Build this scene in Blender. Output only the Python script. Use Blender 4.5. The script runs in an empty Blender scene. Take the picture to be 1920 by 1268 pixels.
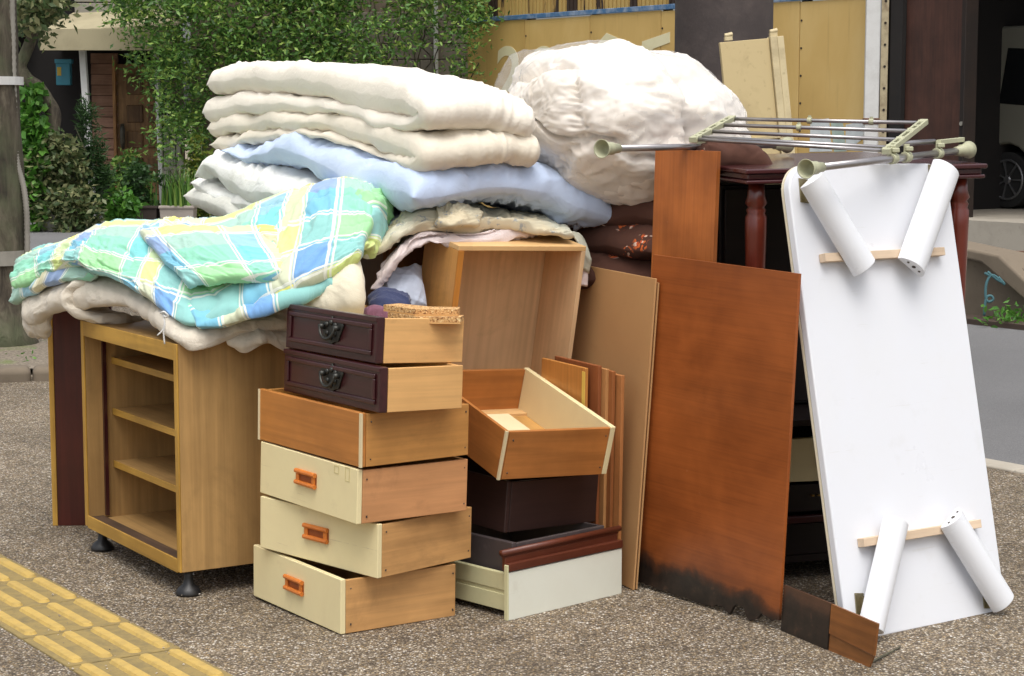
import bpy, bmesh, math, random
import numpy as np
from mathutils import Matrix, Vector

random.seed(7)
RNG = np.random.default_rng(11)
S = bpy.context.scene
COL = S.collection
RAD = math.radians

# ------------------------------------------------------------------ camera
F_PX, CAM_H = 3700.0, 1.3
PITCH = math.atan(418 / F_PX)
CP, SP = math.cos(PITCH), math.sin(PITCH)
cd = bpy.data.cameras.new('camera')
cam = bpy.data.objects.new('camera', cd)
COL.objects.link(cam)
cam.location = (0, 0, CAM_H)
cam.rotation_euler = (math.pi / 2 - PITCH, 0, 0)
cd.sensor_width = 36
cd.lens = 36 * F_PX / 1920
cd.clip_end = 1000
S.camera = cam
# ------------------------------------------------------------------ sky, sun, exposure
SUN_EL, SUN_AZ = RAD(68), RAD(172)      # azimuth clockwise from +Y
W = bpy.data.worlds.new('World')
S.world = W
W.use_nodes = True
nt = W.node_tree
sky = nt.nodes.new('ShaderNodeTexSky')
sky.sky_type = 'NISHITA'
sky.sun_disc = False
sky.sun_elevation = SUN_EL
sky.sun_rotation = SUN_AZ
sky.dust_density = 5.0
sky.air_density = 1.0
sky.ozone_density = 1.0
hs = nt.nodes.new('ShaderNodeHueSaturation')
hs.inputs['Saturation'].default_value = 0.30     # a veil of cloud
nt.links.new(sky.outputs[0], hs.inputs['Color'])
nt.links.new(hs.outputs[0], nt.nodes['Background'].inputs[0])
nt.nodes['Background'].inputs[1].default_value = 0.15
sl = bpy.data.lights.new('sun', 'SUN')
sl.energy = 1.2
sl.angle = RAD(45)
sl.color = (1.0, 0.965, 0.91)
sun = bpy.data.objects.new('sun', sl)
COL.objects.link(sun)
sd = Vector((math.sin(SUN_AZ) * math.cos(SUN_EL), math.cos(SUN_AZ) * math.cos(SUN_EL), math.sin(SUN_EL)))
sun.rotation_euler = sd.to_track_quat('Z', 'Y').to_euler()
S.view_settings.view_transform = 'Standard'
S.view_settings.look = 'None'
S.view_settings.exposure = 0.42
S.view_settings.gamma = 1.0

# ------------------------------------------------------------------ pixel helpers (1920 wide photograph)
def ray(px, py):
    x = (px - 960) / F_PX
    y = -(py - 634) / F_PX
    return np.array([x, CP + y * SP, -SP + y * CP])
def gp(px, py, z=0.0):
    d = ray(px, py)
    return np.array([0, 0, CAM_H]) + d * ((z - CAM_H) / d[2])
def aty(px, py, Y):
    d = ray(px, py)
    return np.array([0, 0, CAM_H]) + d * (Y / d[1])
A2 = np.array([.577, -.817])      # along the street, towards the viewer's right
B2 = np.array([.817, .577])       # away from the viewer to the right
YAW = math.atan2(A2[1], A2[0])

# ------------------------------------------------------------------ mesh helpers
class MB:
    def __init__(s):
        s.v, s.f = [], []
    def add(s, vs, fs):
        o = len(s.v)
        s.v += [tuple(map(float, p)) for p in vs]
        s.f += [tuple(i + o for i in f) for f in fs]
        return s
    def box(s, x0, x1, y0, y1, z0, z1):
        return s.add([(x0, y0, z0), (x1, y0, z0), (x1, y1, z0), (x0, y1, z0), (x0, y0, z1), (x1, y0, z1), (x1, y1, z1), (x0, y1, z1)],
                     [(0, 3, 2, 1), (4, 5, 6, 7), (0, 1, 5, 4), (1, 2, 6, 5), (2, 3, 7, 6), (3, 0, 4, 7)])
    def prism(s, poly, h0, h1, axis='z'):
        n = len(poly)
        def m(p, h):
            return {'z': (p[0], p[1], h), 'y': (p[0], h, p[1]), 'x': (h, p[0], p[1])}[axis]
        vs = [m(p, h0) for p in poly] + [m(p, h1) for p in poly]
        fs = [tuple(range(n - 1, -1, -1)), tuple(range(n, 2 * n))]
        fs += [(i, (i + 1) % n, n + (i + 1) % n, n + i) for i in range(n)]
        return s.add(vs, fs)
    def tube(s, pts, rad, seg=10, cap=True):
        pts = [np.array(p, float) for p in pts]
        if np.isscalar(rad):
            rad = [rad] * len(pts)
        vs, fs = [], []
        ref = None
        for i, p in enumerate(pts):
            t = pts[min(i + 1, len(pts) - 1)] - pts[max(i - 1, 0)]
            t = t / (np.linalg.norm(t) + 1e-12)
            if ref is None:
                ref = np.array([0, 0, 1.0]) if abs(t[2]) < .9 else np.array([1.0, 0, 0])
            n = np.cross(t, ref); n /= np.linalg.norm(n) + 1e-12
            b = np.cross(n, t); ref = b
            for k in range(seg):
                a = 2 * math.pi * k / seg
                vs.append(p + rad[i] * (math.cos(a) * n + math.sin(a) * b))
        for i in range(len(pts) - 1):
            for k in range(seg):
                fs.append((i * seg + k, i * seg + (k + 1) % seg, (i + 1) * seg + (k + 1) % seg, (i + 1) * seg + k))
        if cap:
            fs.append(tuple(range(seg - 1, -1, -1)))
            fs.append(tuple((len(pts) - 1) * seg + k for k in range(seg)))
        return s.add(vs, fs)
    def turned(s, c, d, prof, seg=20):
        """profile (radius, distance along d) spun round the axis d through c"""
        c = np.array(c, float); d = np.array(d, float); d /= np.linalg.norm(d)
        r0 = np.array([0, 0, 1.0]) if abs(d[2]) < .9 else np.array([1.0, 0, 0])
        n = np.cross(d, r0); n /= np.linalg.norm(n); b = np.cross(d, n)
        vs = [c + d * z + max(r, 1e-5) * (math.cos(2 * math.pi * k / seg) * n + math.sin(2 * math.pi * k / seg) * b) for r, z in prof for k in range(seg)]
        fs = [(i * seg + k, i * seg + (k + 1) % seg, (i + 1) * seg + (k + 1) % seg, (i + 1) * seg + k) for i in range(len(prof) - 1) for k in range(seg)]
        fs += [tuple(range(seg - 1, -1, -1)), tuple((len(prof) - 1) * seg + k for k in range(seg))]
        return s.add(vs, fs)
    def lathe(s, prof, seg=20, c=(0, 0, 0)):
        return s.turned(c, (0, 0, 1), prof, seg)

def obj(name, mb, mat, parent=None, smooth=False, bevel=0.0, seg=2, uv=None, label=None):
    me = bpy.data.meshes.new(name)
    if isinstance(mb, MB):
        me.from_pydata(mb.v, [], mb.f)
    else:
        v, f = mb
        v = np.asarray(v, np.float32); f = np.asarray(f, np.int32)
        me.vertices.add(len(v)); me.vertices.foreach_set('co', v.ravel())
        k = f.shape[1]
        me.loops.add(f.size); me.loops.foreach_set('vertex_index', f.ravel())
        me.polygons.add(len(f))
        me.polygons.foreach_set('loop_start', np.arange(0, f.size, k, dtype=np.int32))
        me.polygons.foreach_set('loop_total', np.full(len(f), k, np.int32))
        if uv is not None:
            ul = me.uv_layers.new(name='UVMap')
            ul.data.foreach_set('uv', np.asarray(uv, np.float32)[f.ravel()].ravel())
    me.update(calc_edges=True)
    me.validate()
    o = bpy.data.objects.new(name, me)
    COL.objects.link(o)
    if mat is not None:
        me.materials.append(mat)
    if parent is not None:
        o.parent = parent
    if smooth:
        me.polygons.foreach_set('use_smooth', [True] * len(me.polygons))
    if bevel:
        m = o.modifiers.new('bevel', 'BEVEL')
        m.width = bevel; m.segments = seg; m.limit_method = 'ANGLE'; m.angle_limit = RAD(40)
        me.polygons.foreach_set('use_smooth', [True] * len(me.polygons))
        m.harden_normals = True
    if label:
        o['label'] = label
    return o
def tag(o, label, cat, group=None):
    o['label'] = label; o['category'] = cat
    if group:
        o['group'] = group
    return o
def struct(o):
    o['kind'] = 'structure'; return o
def stuff(o):
    o['kind'] = 'stuff'; return o
def thing(name, label, cat, loc=(0, 0, 0), rot=(0, 0, 0), group=None):
    o = bpy.data.objects.new(name, None)
    COL.objects.link(o)
    o.location = tuple(map(float, loc)); o.rotation_euler = rot
    o.empty_display_size = .1
    return tag(o, label, cat, group)

# ------------------------------------------------------------------ numpy gradient noise
_pm = np.random.default_rng(3).permutation(256)
_pm = np.concatenate([_pm, _pm, _pm])
_gr = np.random.default_rng(4).normal(size=(256, 3)); _gr /= np.linalg.norm(_gr, axis=1)[:, None]
def noise(p, seed=0):
    p = np.asarray(p, float) + seed * 17.31
    i = np.floor(p).astype(int); f = p - i
    i &= 255
    u = f * f * f * (f * (f * 6 - 15) + 10)
    out = 0
    for dx in (0, 1):
        for dy in (0, 1):
            for dz in (0, 1):
                h = _pm[_pm[_pm[(i[..., 0] + dx) & 255] + ((i[..., 1] + dy) & 255)] + ((i[..., 2] + dz) & 255)]
                g = _gr[h]
                d = (g * (f - np.array([dx, dy, dz]))).sum(-1)
                w = (u[..., 0] if dx else 1 - u[..., 0]) * (u[..., 1] if dy else 1 - u[..., 1]) * (u[..., 2] if dz else 1 - u[..., 2])
                out = out + w * d
    return out * 1.6
def ridge(p, seed=0):
    return 1 - np.abs(noise(p, seed)) * 2

# ------------------------------------------------------------------ materials
class NT:
    def __init__(s, name):
        s.m = bpy.data.materials.new(name); s.m.use_nodes = True
        s.t = s.m.node_tree
        s.b = s.t.nodes['Principled BSDF']
        s.out = s.t.nodes['Material Output']
    def n(s, typ, **kw):
        x = s.t.nodes.new('ShaderNode' + typ)
        for k, v in kw.items():
            if k in x.inputs:
                x.inputs[k].default_value = v
            else:
                setattr(x, k, v)
        return x
    def l(s, a, b):
        s.t.links.new(a, b)
    def coord(s, kind='Object', scale=(1, 1, 1), rand=True):
        tc = s.n('TexCoord'); mp = s.n('Mapping')
        s.l(tc.outputs[kind], mp.inputs['Vector'])
        mp.inputs['Scale'].default_value = scale
        if rand:
            oi = s.n('ObjectInfo'); mu = s.n('Math', operation='MULTIPLY'); mu.inputs[1].default_value = 37.0
            s.l(oi.outputs['Random'], mu.inputs[0]); s.l(mu.outputs[0], mp.inputs['Location'])
        return mp.outputs[0]
    def ramp(s, fac, stops, interp='LINEAR'):
        r = s.n('ValToRGB'); cr = r.color_ramp; cr.interpolation = interp
        while len(cr.elements) < len(stops):
            cr.elements.new(.5)
        for e, (p, c) in zip(cr.elements, stops):
            e.position = p; e.color = (*c, 1) if len(c) == 3 else c
        s.l(fac, r.inputs[0]); return r.outputs[0]
    def mix(s, fac, a, b, blend='MIX'):
        x = s.n('Mix', data_type='RGBA', blend_type=blend)
        for i, v in ((0, fac), (6, a), (7, b)):
            if hasattr(v, 'links'):
                s.l(v, x.inputs[i])
            elif isinstance(v, (int, float)):
                x.inputs[i].default_value = v
            else:
                x.inputs[i].default_value = (*v, 1)
        return x.outputs[2]
    def noise(s, vec, scale=5, detail=4, rough=.55, dist=0.0):
        x = s.n('TexNoise'); x.inputs['Scale'].default_value = scale; x.inputs['Detail'].default_value = detail
        x.inputs['Roughness'].default_value = rough; x.inputs['Distortion'].default_value = dist
        s.l(vec, x.inputs['Vector']); return x.outputs['Fac']
    def bump(s, h, strength=.3, dist=.002):
        x = s.n('Bump'); x.inputs['Strength'].default_value = strength; x.inputs['Distance'].default_value = dist
        s.l(h, x.inputs['Height']); s.l(x.outputs[0], s.b.inputs['Normal']); return x
    def col(s, c):
        if hasattr(c, 'links'):
            s.l(c, s.b.inputs['Base Color'])
        else:
            s.b.inputs['Base Color'].default_value = (*c, 1)
    def set(s, **kw):
        for k, v in kw.items():
            s.b.inputs[k.replace('_', ' ')].default_value = v
        return s

def sr(r, g, b):      # sRGB 0-255 to linear
    f = lambda c: (c / 255 / 12.92) if c <= 10 else ((c / 255 + .055) / 1.055) ** 2.4
    return (f(r), f(g), f(b))
def sc(c, k):
    return tuple(x * k for x in c)

MATS = {}
def wood(name, c, axis='x', k=.72, fine=90, rough=.5, blotch=.25, knots=False, coat=0.0):
    key = name + axis
    if key in MATS:
        return MATS[key]
    t = NT(key)
    st = {'x': (1.6, 26, 26), 'y': (26, 1.6, 26), 'z': (26, 26, 1.6)}[axis]
    v = t.coord(scale=st)
    g = t.noise(v, 1.0, 5, .62, .9)
    st2 = tuple(a * (fine / 26 if a > 2 else 1.5) for a in st)
    g2 = t.noise(t.coord(scale=st2), 1.0, 3, .5)
    col = t.ramp(g, [(.28, sc(c, k)), (.62, c), (.85, sc(c, 1.12))])
    f2 = t.ramp(g2, [(.3, (.78, .76, .74)), (.6, (1, 1, 1))])
    col = t.mix(.55, col, f2, 'MULTIPLY')
    bl = t.noise(t.coord(scale=(3.2, 3.2, 3.2)), 1.0, 4, .6)
    bc = t.ramp(bl, [(.35, (1 - blotch, 1 - blotch * 1.1, 1 - blotch * 1.25)), (.62, (1.04, 1.04, 1.04))])
    col = t.mix(.8, col, bc, 'MULTIPLY')
    st_ = t.noise(t.coord(scale=tuple(a * .22 if a > 2 else a * 2.2 for a in st)), 1.0, 6, .7, .6)
    col = t.mix(t.ramp(st_, [(.56, (0, 0, 0)), (.74, (.5,) * 3)]), col, sc(c, .48))
    if knots:
        vo = t.n('TexVoronoi'); vo.inputs['Scale'].default_value = 9.0
        t.l(t.coord(scale=(1, 1, 1)), vo.inputs['Vector'])
        kf = t.ramp(vo.outputs['Distance'], [(.035, (1, 1, 1)), (.075, (0, 0, 0))])
        col = t.mix(kf, col, sc(c, .3))
    t.col(col)
    t.set(Roughness=rough)
    if coat:
        t.set(Coat_Weight=coat, Coat_Roughness=.25)
    t.bump(g2, .12, .0006)
    MATS[key] = t.m
    return t.m
def paint(name, c, rough=.45, dirt=.12, dirtc=(.25, .2, .12), scale=6, bump=0.0, metal=0.0):
    if name in MATS:
        return MATS[name]
    t = NT(name)
    n1 = t.noise(t.coord(), scale, 5, .6, .3)
    n2 = t.noise(t.coord(), scale * 9, 3, .5)
    col = t.mix(t.ramp(n1, [(.45, (0, 0, 0)), (.8, (dirt, dirt, dirt))]), c, dirtc)
    col = t.mix(t.ramp(n2, [(.62, (0, 0, 0)), (.8, (dirt * .6,) * 3)]), col, dirtc)
    t.col(col); t.set(Roughness=rough, Metallic=metal)
    if bump:
        t.bump(n2, bump, .002)
    MATS[name] = t.m
    return t.m
def worn(name, c, rough, spots, edge=(.30, .22, .13)):
    """painted board with smudges, scratches and small chips"""
    if name in MATS:
        return MATS[name]
    t = NT(name)
    n1 = t.noise(t.coord(), 4.5, 6, .65, .5); n2 = t.noise(t.coord(), 55, 5, .7); n3 = t.noise(t.coord(scale=(3, 3, 160)), 1, 3, .6); n4 = t.noise(t.coord(), 13, 4, .6)
    col = t.mix(t.ramp(n1, [(.42, (0, 0, 0)), (.72, (.22 * spots,) * 3)]), c, sc(edge, 1.6))
    col = t.mix(t.ramp(n4, [(.62, (0, 0, 0)), (.75, (.20 * spots,) * 3)]), col, edge)
    sm = t.mix(1, t.ramp(n3, [(.66, (0, 0, 0)), (.70, (.5 * spots,) * 3)]), t.ramp(n4, [(.5, (0, 0, 0)), (.6, (1, 1, 1))]), 'MULTIPLY')
    col = t.mix(sm, col, sc(edge, 1.2))
    col = t.mix(t.ramp(n2, [(.72, (0, 0, 0)), (.76, (.55 * spots,) * 3)]), col, edge)
    t.col(col); t.set(Roughness=rough)
    r_ = t.ramp(n1, [(.3, (rough - .08,) * 3), (.7, (rough + .15,) * 3)]); t.l(r_, t.b.inputs['Roughness'])
    t.bump(n2, .05, .0008)
    MATS[name] = t.m
    return t.m
def fabric(name, c, c2=None, weave=900, rough=.95, wr=.25, sheen=.2, stain=.15, stainc=(.55, .47, .33)):
    if name in MATS:
        return MATS[name]
    t = NT(name)
    v = t.coord()
    big = t.noise(v, 3.5, 4, .6, .4)
    w1 = t.noise(v, 19, 6, .62, 1.8)
    w2 = t.noise(v, 75, 4, .65, .8)
    col = t.mix(t.ramp(big, [(.4, (0, 0, 0)), (.75, (stain,) * 3)]), c, c2 or stainc)
    t.col(col)
    t.set(Roughness=rough, Sheen_Weight=sheen)
    ad = t.n('Math', operation='MULTIPLY_ADD'); ad.inputs[1].default_value = .35
    t.l(w2, ad.inputs[0]); t.l(w1, ad.inputs[2])
    t.bump(ad.outputs[0], wr * 1.7, .007)
    MATS[name] = t.m
    return t.m
def leafmat(name, cols, rough=.5):
    t = NT(name)
    g = t.n('NewGeometry')
    col = t.ramp(g.outputs['Random Per Island'], [(i / max(1, len(cols) - 1), c) for i, c in enumerate(cols)])
    t.col(col); t.set(Roughness=rough)
    tr = t.n('BsdfTranslucent'); t.l(col, tr.inputs['Color'])
    ms = t.n('MixShader'); ms.inputs[0].default_value = .3
    t.l(t.b.outputs[0], ms.inputs[1]); t.l(tr.outputs[0], ms.inputs[2]); t.l(ms.outputs[0], t.out.inputs[0])
    return t.m

# ------------------------------------------------------------------ soft goods: a thick sheet over a control grid
def catmull(c, n):
    c = np.asarray(c, float); k = len(c)
    e = np.concatenate([[2 * c[0] - c[1]], c, [2 * c[-1] - c[-2]]])
    x = np.linspace(0, k - 1, n); i = np.minimum(x.astype(int), k - 2); f = x - i
    sh = (n,) + (1,) * (c.ndim - 1)
    f = f.reshape(sh)
    p0, p1, p2, p3 = e[i], e[i + 1], e[i + 2], e[i + 3]
    return .5 * (2 * p1 + (p2 - p0) * f + (2 * p0 - 5 * p1 + 4 * p2 - p3) * f ** 2 + (3 * p1 - p0 - 3 * p2 + p3) * f ** 3)
def thick(ctrl, T, nu=90, nv=70, r=.05, seed=1, wr=.006, pucker=.008, lump=.01, crease=0.0, uvo=(0, 0), edges=(1, 1, 1, 1)):
    ctrl = np.asarray(ctrl, float)
    P = catmull(ctrl, nu)
    P = catmull(np.swapaxes(P, 0, 1), nv); P = np.swapaxes(P, 0, 1)
    if np.isscalar(T):
        Tg = np.full((nu, nv), float(T))
    else:
        Tg = np.asarray(T, float)
        if Tg.ndim == 1:
            Tg = np.repeat(Tg[:, None], 2, 1)
        Tg = catmull(Tg, nu); Tg = np.swapaxes(catmull(np.swapaxes(Tg, 0, 1), nv), 0, 1)
    du = np.linalg.norm(np.diff(P, axis=0), axis=2).mean(1); dv = np.linalg.norm(np.diff(P, axis=1), axis=2).mean(0)
    U = np.concatenate([[0], np.cumsum(du)])[:, None] * np.ones((1, nv))
    V = np.concatenate([[0], np.cumsum(dv)])[None, :] * np.ones((nu, 1))
    LU, LV = U[-1, 0], V[0, -1]
    big = 9.0
    d_u = np.minimum(U if edges[0] else big, (LU - U) if edges[1] else big)
    d_v = np.minimum(V if edges[2] else big, (LV - V) if edges[3] else big)
    ef = lambda d: np.sqrt(np.clip(1 - (1 - np.clip(d / r, 0, 1)) ** 2, 0, 1))
    E = ef(d_u) * ef(d_v)
    gu = np.gradient(P, axis=0); gv = np.gradient(P, axis=1)
    N = np.cross(gu, gv); N /= np.linalg.norm(N, axis=2)[..., None] + 1e-9
    def disp(sd):
        q = np.stack([U, V, np.zeros_like(U)], -1)
        w = lump * noise(q * 5.0, sd)
        wp = np.stack([noise(q * 5, sd + 11), noise(q * 5, sd + 12), np.zeros_like(U)], -1) * .05
        for k_, an in enumerate((.3, 1.25, 2.2, 2.9)):
            ca_, sa_ = math.cos(an), math.sin(an)
            qq = np.stack([(U * ca_ + V * sa_), (-U * sa_ + V * ca_), np.zeros_like(U)], -1) + wp
            mk = np.clip(noise(q * 4.5, sd + 40 + k_) * 1.6 + .15, 0, 1)
            w = w + wr * 1.5 * mk * (np.clip(ridge(qq * np.array([5, 24, 1]), sd + 50 + k_), 0, 1) ** 2.2 - .3)
            w = w + wr * .55 * mk * (np.clip(ridge(qq * np.array([11, 52, 1]), sd + 60 + k_), 0, 1) ** 2 - .3)
        w = w + pucker * noise(q * np.array([5, 27, 1]), sd + 3) * np.exp(-d_u / .07)
        w = w + pucker * noise(q * np.array([27, 5, 1]), sd + 4) * np.exp(-d_v / .07)
        if crease:
            c = noise(q * np.array([7, 7, 1]) + 1.5 * noise(q * 3, sd + 8)[..., None], sd + 6)
            w = w - crease * np.exp(-(c / .06) ** 2)
        return w
    h = np.maximum(Tg / 2 * E, .0015)
    top = P + N * np.maximum(h + disp(seed) * (.25 + .75 * E), .3 * h + .0006)[..., None]
    bot = P - N * np.maximum(h + disp(seed + 20) * (.25 + .75 * E), .3 * h + .0006)[..., None]
    # wavy border
    q = np.stack([U, V, np.zeros_like(U)], -1)
    wob = np.stack([noise(q * 9, seed + 31), noise(q * 9, seed + 32), noise(q * 9, seed + 33)], -1) * (.012 * np.exp(-np.minimum(d_u, d_v) / .06))[..., None]
    top = top + wob; bot = bot + wob
    v = np.concatenate([top.reshape(-1, 3), bot.reshape(-1, 3)])
    uv1 = np.stack([U + uvo[0], V + uvo[1]], -1).reshape(-1, 2)
    uv = np.concatenate([uv1, uv1])
    idx = np.arange(nu * nv).reshape(nu, nv); m = nu * nv
    a, b, c, d = idx[:-1, :-1].ravel(), idx[1:, :-1].ravel(), idx[1:, 1:].ravel(), idx[:-1, 1:].ravel()
    fs = [np.stack([a, b, c, d], 1), np.stack([d, c, b, a], 1) + m]
    rim = np.concatenate([idx[0, :], idx[1:, -1], idx[-1, -2::-1], idx[-2::-1, 0]])
    r0, r1 = rim[:-1], rim[1:]
    fs.append(np.stack([r0, r1, r1 + m, r0 + m], 1))
    return v, np.concatenate(fs), uv
def join(parts):
    V, Fa, UV, o = [], [], [], 0
    for v, f, u in parts:
        V.append(v); Fa.append(f + o); UV.append(u); o += len(v)
    return np.concatenate(V), np.concatenate(Fa), np.concatenate(UV)
def soft(name, parts, mat, label, cat, group=None, parent=None):
    v, f, u = join(parts)
    if parent is None:
        base = np.array([v[:, 0].mean(), v[:, 1].mean(), v[:, 2].min()])
        o = obj(name, (v - base, f), mat, None, True, uv=u)
        o.location = tuple(map(float, base))
        return tag(o, label, cat, group)
    return obj(name, (v, f), mat, parent, True, uv=u)

def leaves(pts, size, aspect=.45, seed=0, droop=.3, jitter=.4, fold=.25):
    """diamond leaves with a folded midrib at the given points"""
    rg = np.random.default_rng(seed)
    n = len(pts)
    s = size * (1 + jitter * (rg.random(n) * 2 - 1))
    d = rg.normal(size=(n, 3)); d[:, 2] = d[:, 2] * .6 - droop; d /= np.linalg.norm(d, axis=1)[:, None]
    w = np.cross(d, rg.normal(size=(n, 3))); w /= np.linalg.norm(w, axis=1)[:, None]
    k = np.cross(d, w)
    s = s[:, None]
    p0 = pts; p1 = pts + d * s * .45 + w * s * aspect * .5 + k * s * fold * .3
    p2 = pts + d * s; p3 = pts + d * s * .45 - w * s * aspect * .5 + k * s * fold * .3
    v = np.stack([p0, p1, p2, p3], 1).reshape(-1, 3)
    i = np.arange(n)[:, None] * 4
    f = np.concatenate([i + np.array([[0, 1, 2]]), i + np.array([[0, 2, 3]])])
    return v, f

# =================================================================== THE SETTING
def AB(a, b, z=0.0):            # street frame (a along the street, b across it) to world
    p = A2 * a + B2 * b
    return (p[0], p[1], z)
def ab(p):
    return float(np.dot(p[:2], A2)), float(np.dot(p[:2], B2))
B_KERB = ab(gp(1900, 886))[1]
B_FAR = ab(gp(1900, 606))[1]

# exposed aggregate
t = NT('aggregate')
v = t.coord('Object', (1, 1, 1), False)
vo = t.n('TexVoronoi'); vo.inputs['Scale'].default_value = 175; vo.inputs['Randomness'].default_value = 1
t.l(v, vo.inputs['Vector'])
sepc = t.n('SeparateColor'); t.l(vo.outputs['Color'], sepc.inputs[0])
peb = t.ramp(sepc.outputs[0], [(0, sr(116, 104, 90)), (.2, sr(158, 144, 124)), (.4, sr(134, 122, 104)), (.58, sr(194, 180, 156)), (.76, sr(176, 154, 118)), (.88, sr(222, 212, 196)), (.96, sr(246, 242, 234))], 'CONSTANT')
gap = t.ramp(vo.outputs['Distance'], [(.25, (1, 1, 1)), (.6, (.38, .35, .32))])
col = t.mix(1.0, peb, gap, 'MULTIPLY')
big = t.noise(v, .9, 5, .6, .3)
col = t.mix(.9, col, t.ramp(big, [(.3, (.74, .73, .71)), (.55, (1.04, 1.04, 1.03)), (.75, (1.34, 1.32, 1.29))]), 'MULTIPLY')
mid = t.noise(v, 9, 4, .6)
col = t.mix(.7, col, t.ramp(mid, [(.32, (.68, .66, .63)), (.6, (1.08, 1.08, 1.08))]), 'MULTIPLY')
t.col(col); t.set(Roughness=.85)
inv = t.n('Math', operation='SUBTRACT'); inv.inputs[0].default_value = 1.0
t.l(vo.outputs['Distance'], inv.inputs[1]); t.bump(inv.outputs[0], .9, .006)
M_AGG = t.m
t = NT('asphalt')
v = t.coord('Object', (1, 1, 1), False)
a1 = t.noise(v, 220, 3, .7); a2 = t.noise(v, .7, 5, .6)
col = t.mix(.8, t.ramp(a1, [(.3, sr(86, 86, 87)), (.6, sr(118, 117, 117)), (.8, sr(150, 149, 147))]), t.ramp(a2, [(.3, (.8, .8, .8)), (.7, (1.08, 1.08, 1.08))]), 'MULTIPLY')
t.col(col); t.set(Roughness=.9); t.bump(a1, .4, .004)
M_ASPH = t.m
t = NT('soil')
v = t.coord('Object', (1, 1, 1), False)
a1 = t.noise(v, 60, 4, .7); a2 = t.noise(v, 3, 5, .6)
col = t.ramp(a1, [(.3, sr(86, 76, 64)), (.55, sr(140, 128, 112)), (.75, sr(185, 176, 160))])
col = t.mix(t.ramp(a2, [(.55, (0, 0, 0)), (.68, (.8, .8, .8))]), col, sr(104, 124, 52))
t.col(col); t.set(Roughness=.95); t.bump(a1, .8, .01)
M_SOIL = t.m
M_CONC = paint('concrete', sr(172, 164, 150), .9, .5, sr(96, 88, 76), 2.5, .5)
M_CONCD = paint('weathered_concrete', sr(120, 108, 92), .9, .6, sr(58, 50, 40), 2.2, .6)

def sheet(name, pts, z, mat, n=1):
    return struct(obj(name, MB().add([(p[0], p[1], z) for p in pts], [tuple(range(len(pts)))]), mat))
sheet('ground', [(-400, -60), (400, -60), (400, 700), (-400, 700)], -.03, M_SOIL)
sheet('pavement', [AB(-40, -8), AB(30, -8), AB(30, B_KERB), AB(-40, B_KERB)], 0, M_AGG)
sheet('road', [AB(-120, B_KERB + .12), AB(80, B_KERB + .12), AB(80, B_FAR), AB(-120, B_FAR)], -.006, M_ASPH)
kb = bpy.data.objects.new('kerb', None); COL.objects.link(kb); struct(kb)
ak = ab(gp(1900, 886))[0]
for i in range(-12, 6):
    m = MB().box(i * .6 + .004, i * .6 + .596, 0, .12, -.1, .008)
    o = obj('kerb_stone', m, M_CONC, kb, bevel=.008)
kb.location = AB(ak, B_KERB); kb.rotation_euler = (0, 0, YAW)
# frontage strip between road and buildings
sheet('forecourt', [AB(-60, B_FAR), AB(-4.2, B_FAR), AB(-4.2, 16), AB(-60, 16)], -.002, M_ASPH)

# tree pit at the left with an edging of kerb stones
pc = gp(60, 716)
ed = bpy.data.objects.new('tree_pit_edging', None); COL.objects.link(ed); struct(ed)
ed.location = tuple(pc); ed.rotation_euler = (0, 0, RAD(14))
for i in range(-4, 4):
    obj('kerb_stone', MB().box(i * .5 + .004, i * .5 + .496, 0, .16, -.1, .07), M_CONCD, ed, bevel=.035, seg=4)
o = sheet('tree_pit', [pc[:2] + np.array(d) for d in ((-3, -.5), (1.6, .65), (1.2, 2.4), (-3.6, 1.2))], .035, M_SOIL)

# tactile paving strip
M_TACT = paint('tactile_yellow', sr(144, 125, 78), .9, .8, sr(98, 90, 70), 24, .9)
M_TBAR = paint('tactile_bar_yellow', sr(190, 160, 88), .85, .55, sr(132, 116, 78), 26, .9)
j0 = gp(250, 1169)
tp = bpy.data.objects.new('tactile_paving', None); COL.objects.link(tp); struct(tp)
dA = gp(441, 1268) - gp(0, 1038)
tp.location = tuple(j0); tp.rotation_euler = (0, 0, math.atan2(dA[1], dA[0]))
bar_mesh = None
def bar_profile(L, Wd, h):
    n = 8; out = []
    r = Wd / 2
    for k in range(n + 1):
        a = -math.pi / 2 + math.pi * k / n
        out.append((L / 2 - r + r * math.cos(a), r * math.sin(a)))
    for k in range(n + 1):
        a = math.pi / 2 + math.pi * k / n
        out.append((-L / 2 + r + r * math.cos(a), r * math.sin(a)))
    return out
for i in range(-4, 4):
    tl = obj('tile', MB().box(.004, .296, -.296, -.004, -.02, .005), M_TACT, tp, bevel=.003)
    tl.location = (i * .3 + random.uniform(-.001, .001), 0, random.uniform(-.001, .001))
    for k in range(4):
        m = MB()
        po = bar_profile(.27, .034, 0); pi_ = bar_profile(.258, .024, 0)
        n = len(po)
        m.add([(x, y, .004) for x, y in po] + [(x, y, .012) for x, y in pi_],
              [tuple(range(n, 2 * n))] + [(q, (q + 1) % n, n + (q + 1) % n, n + q) for q in range(n)])
        if bar_mesh is None:
            b = obj('bar', m, M_TBAR, tl, smooth=False); bar_mesh = b.data
        else:
            b = bpy.data.objects.new('bar', bar_mesh); COL.objects.link(b); b.parent = tl
        b.location = (.15, -.0375 - .075 * k, 0)

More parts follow.
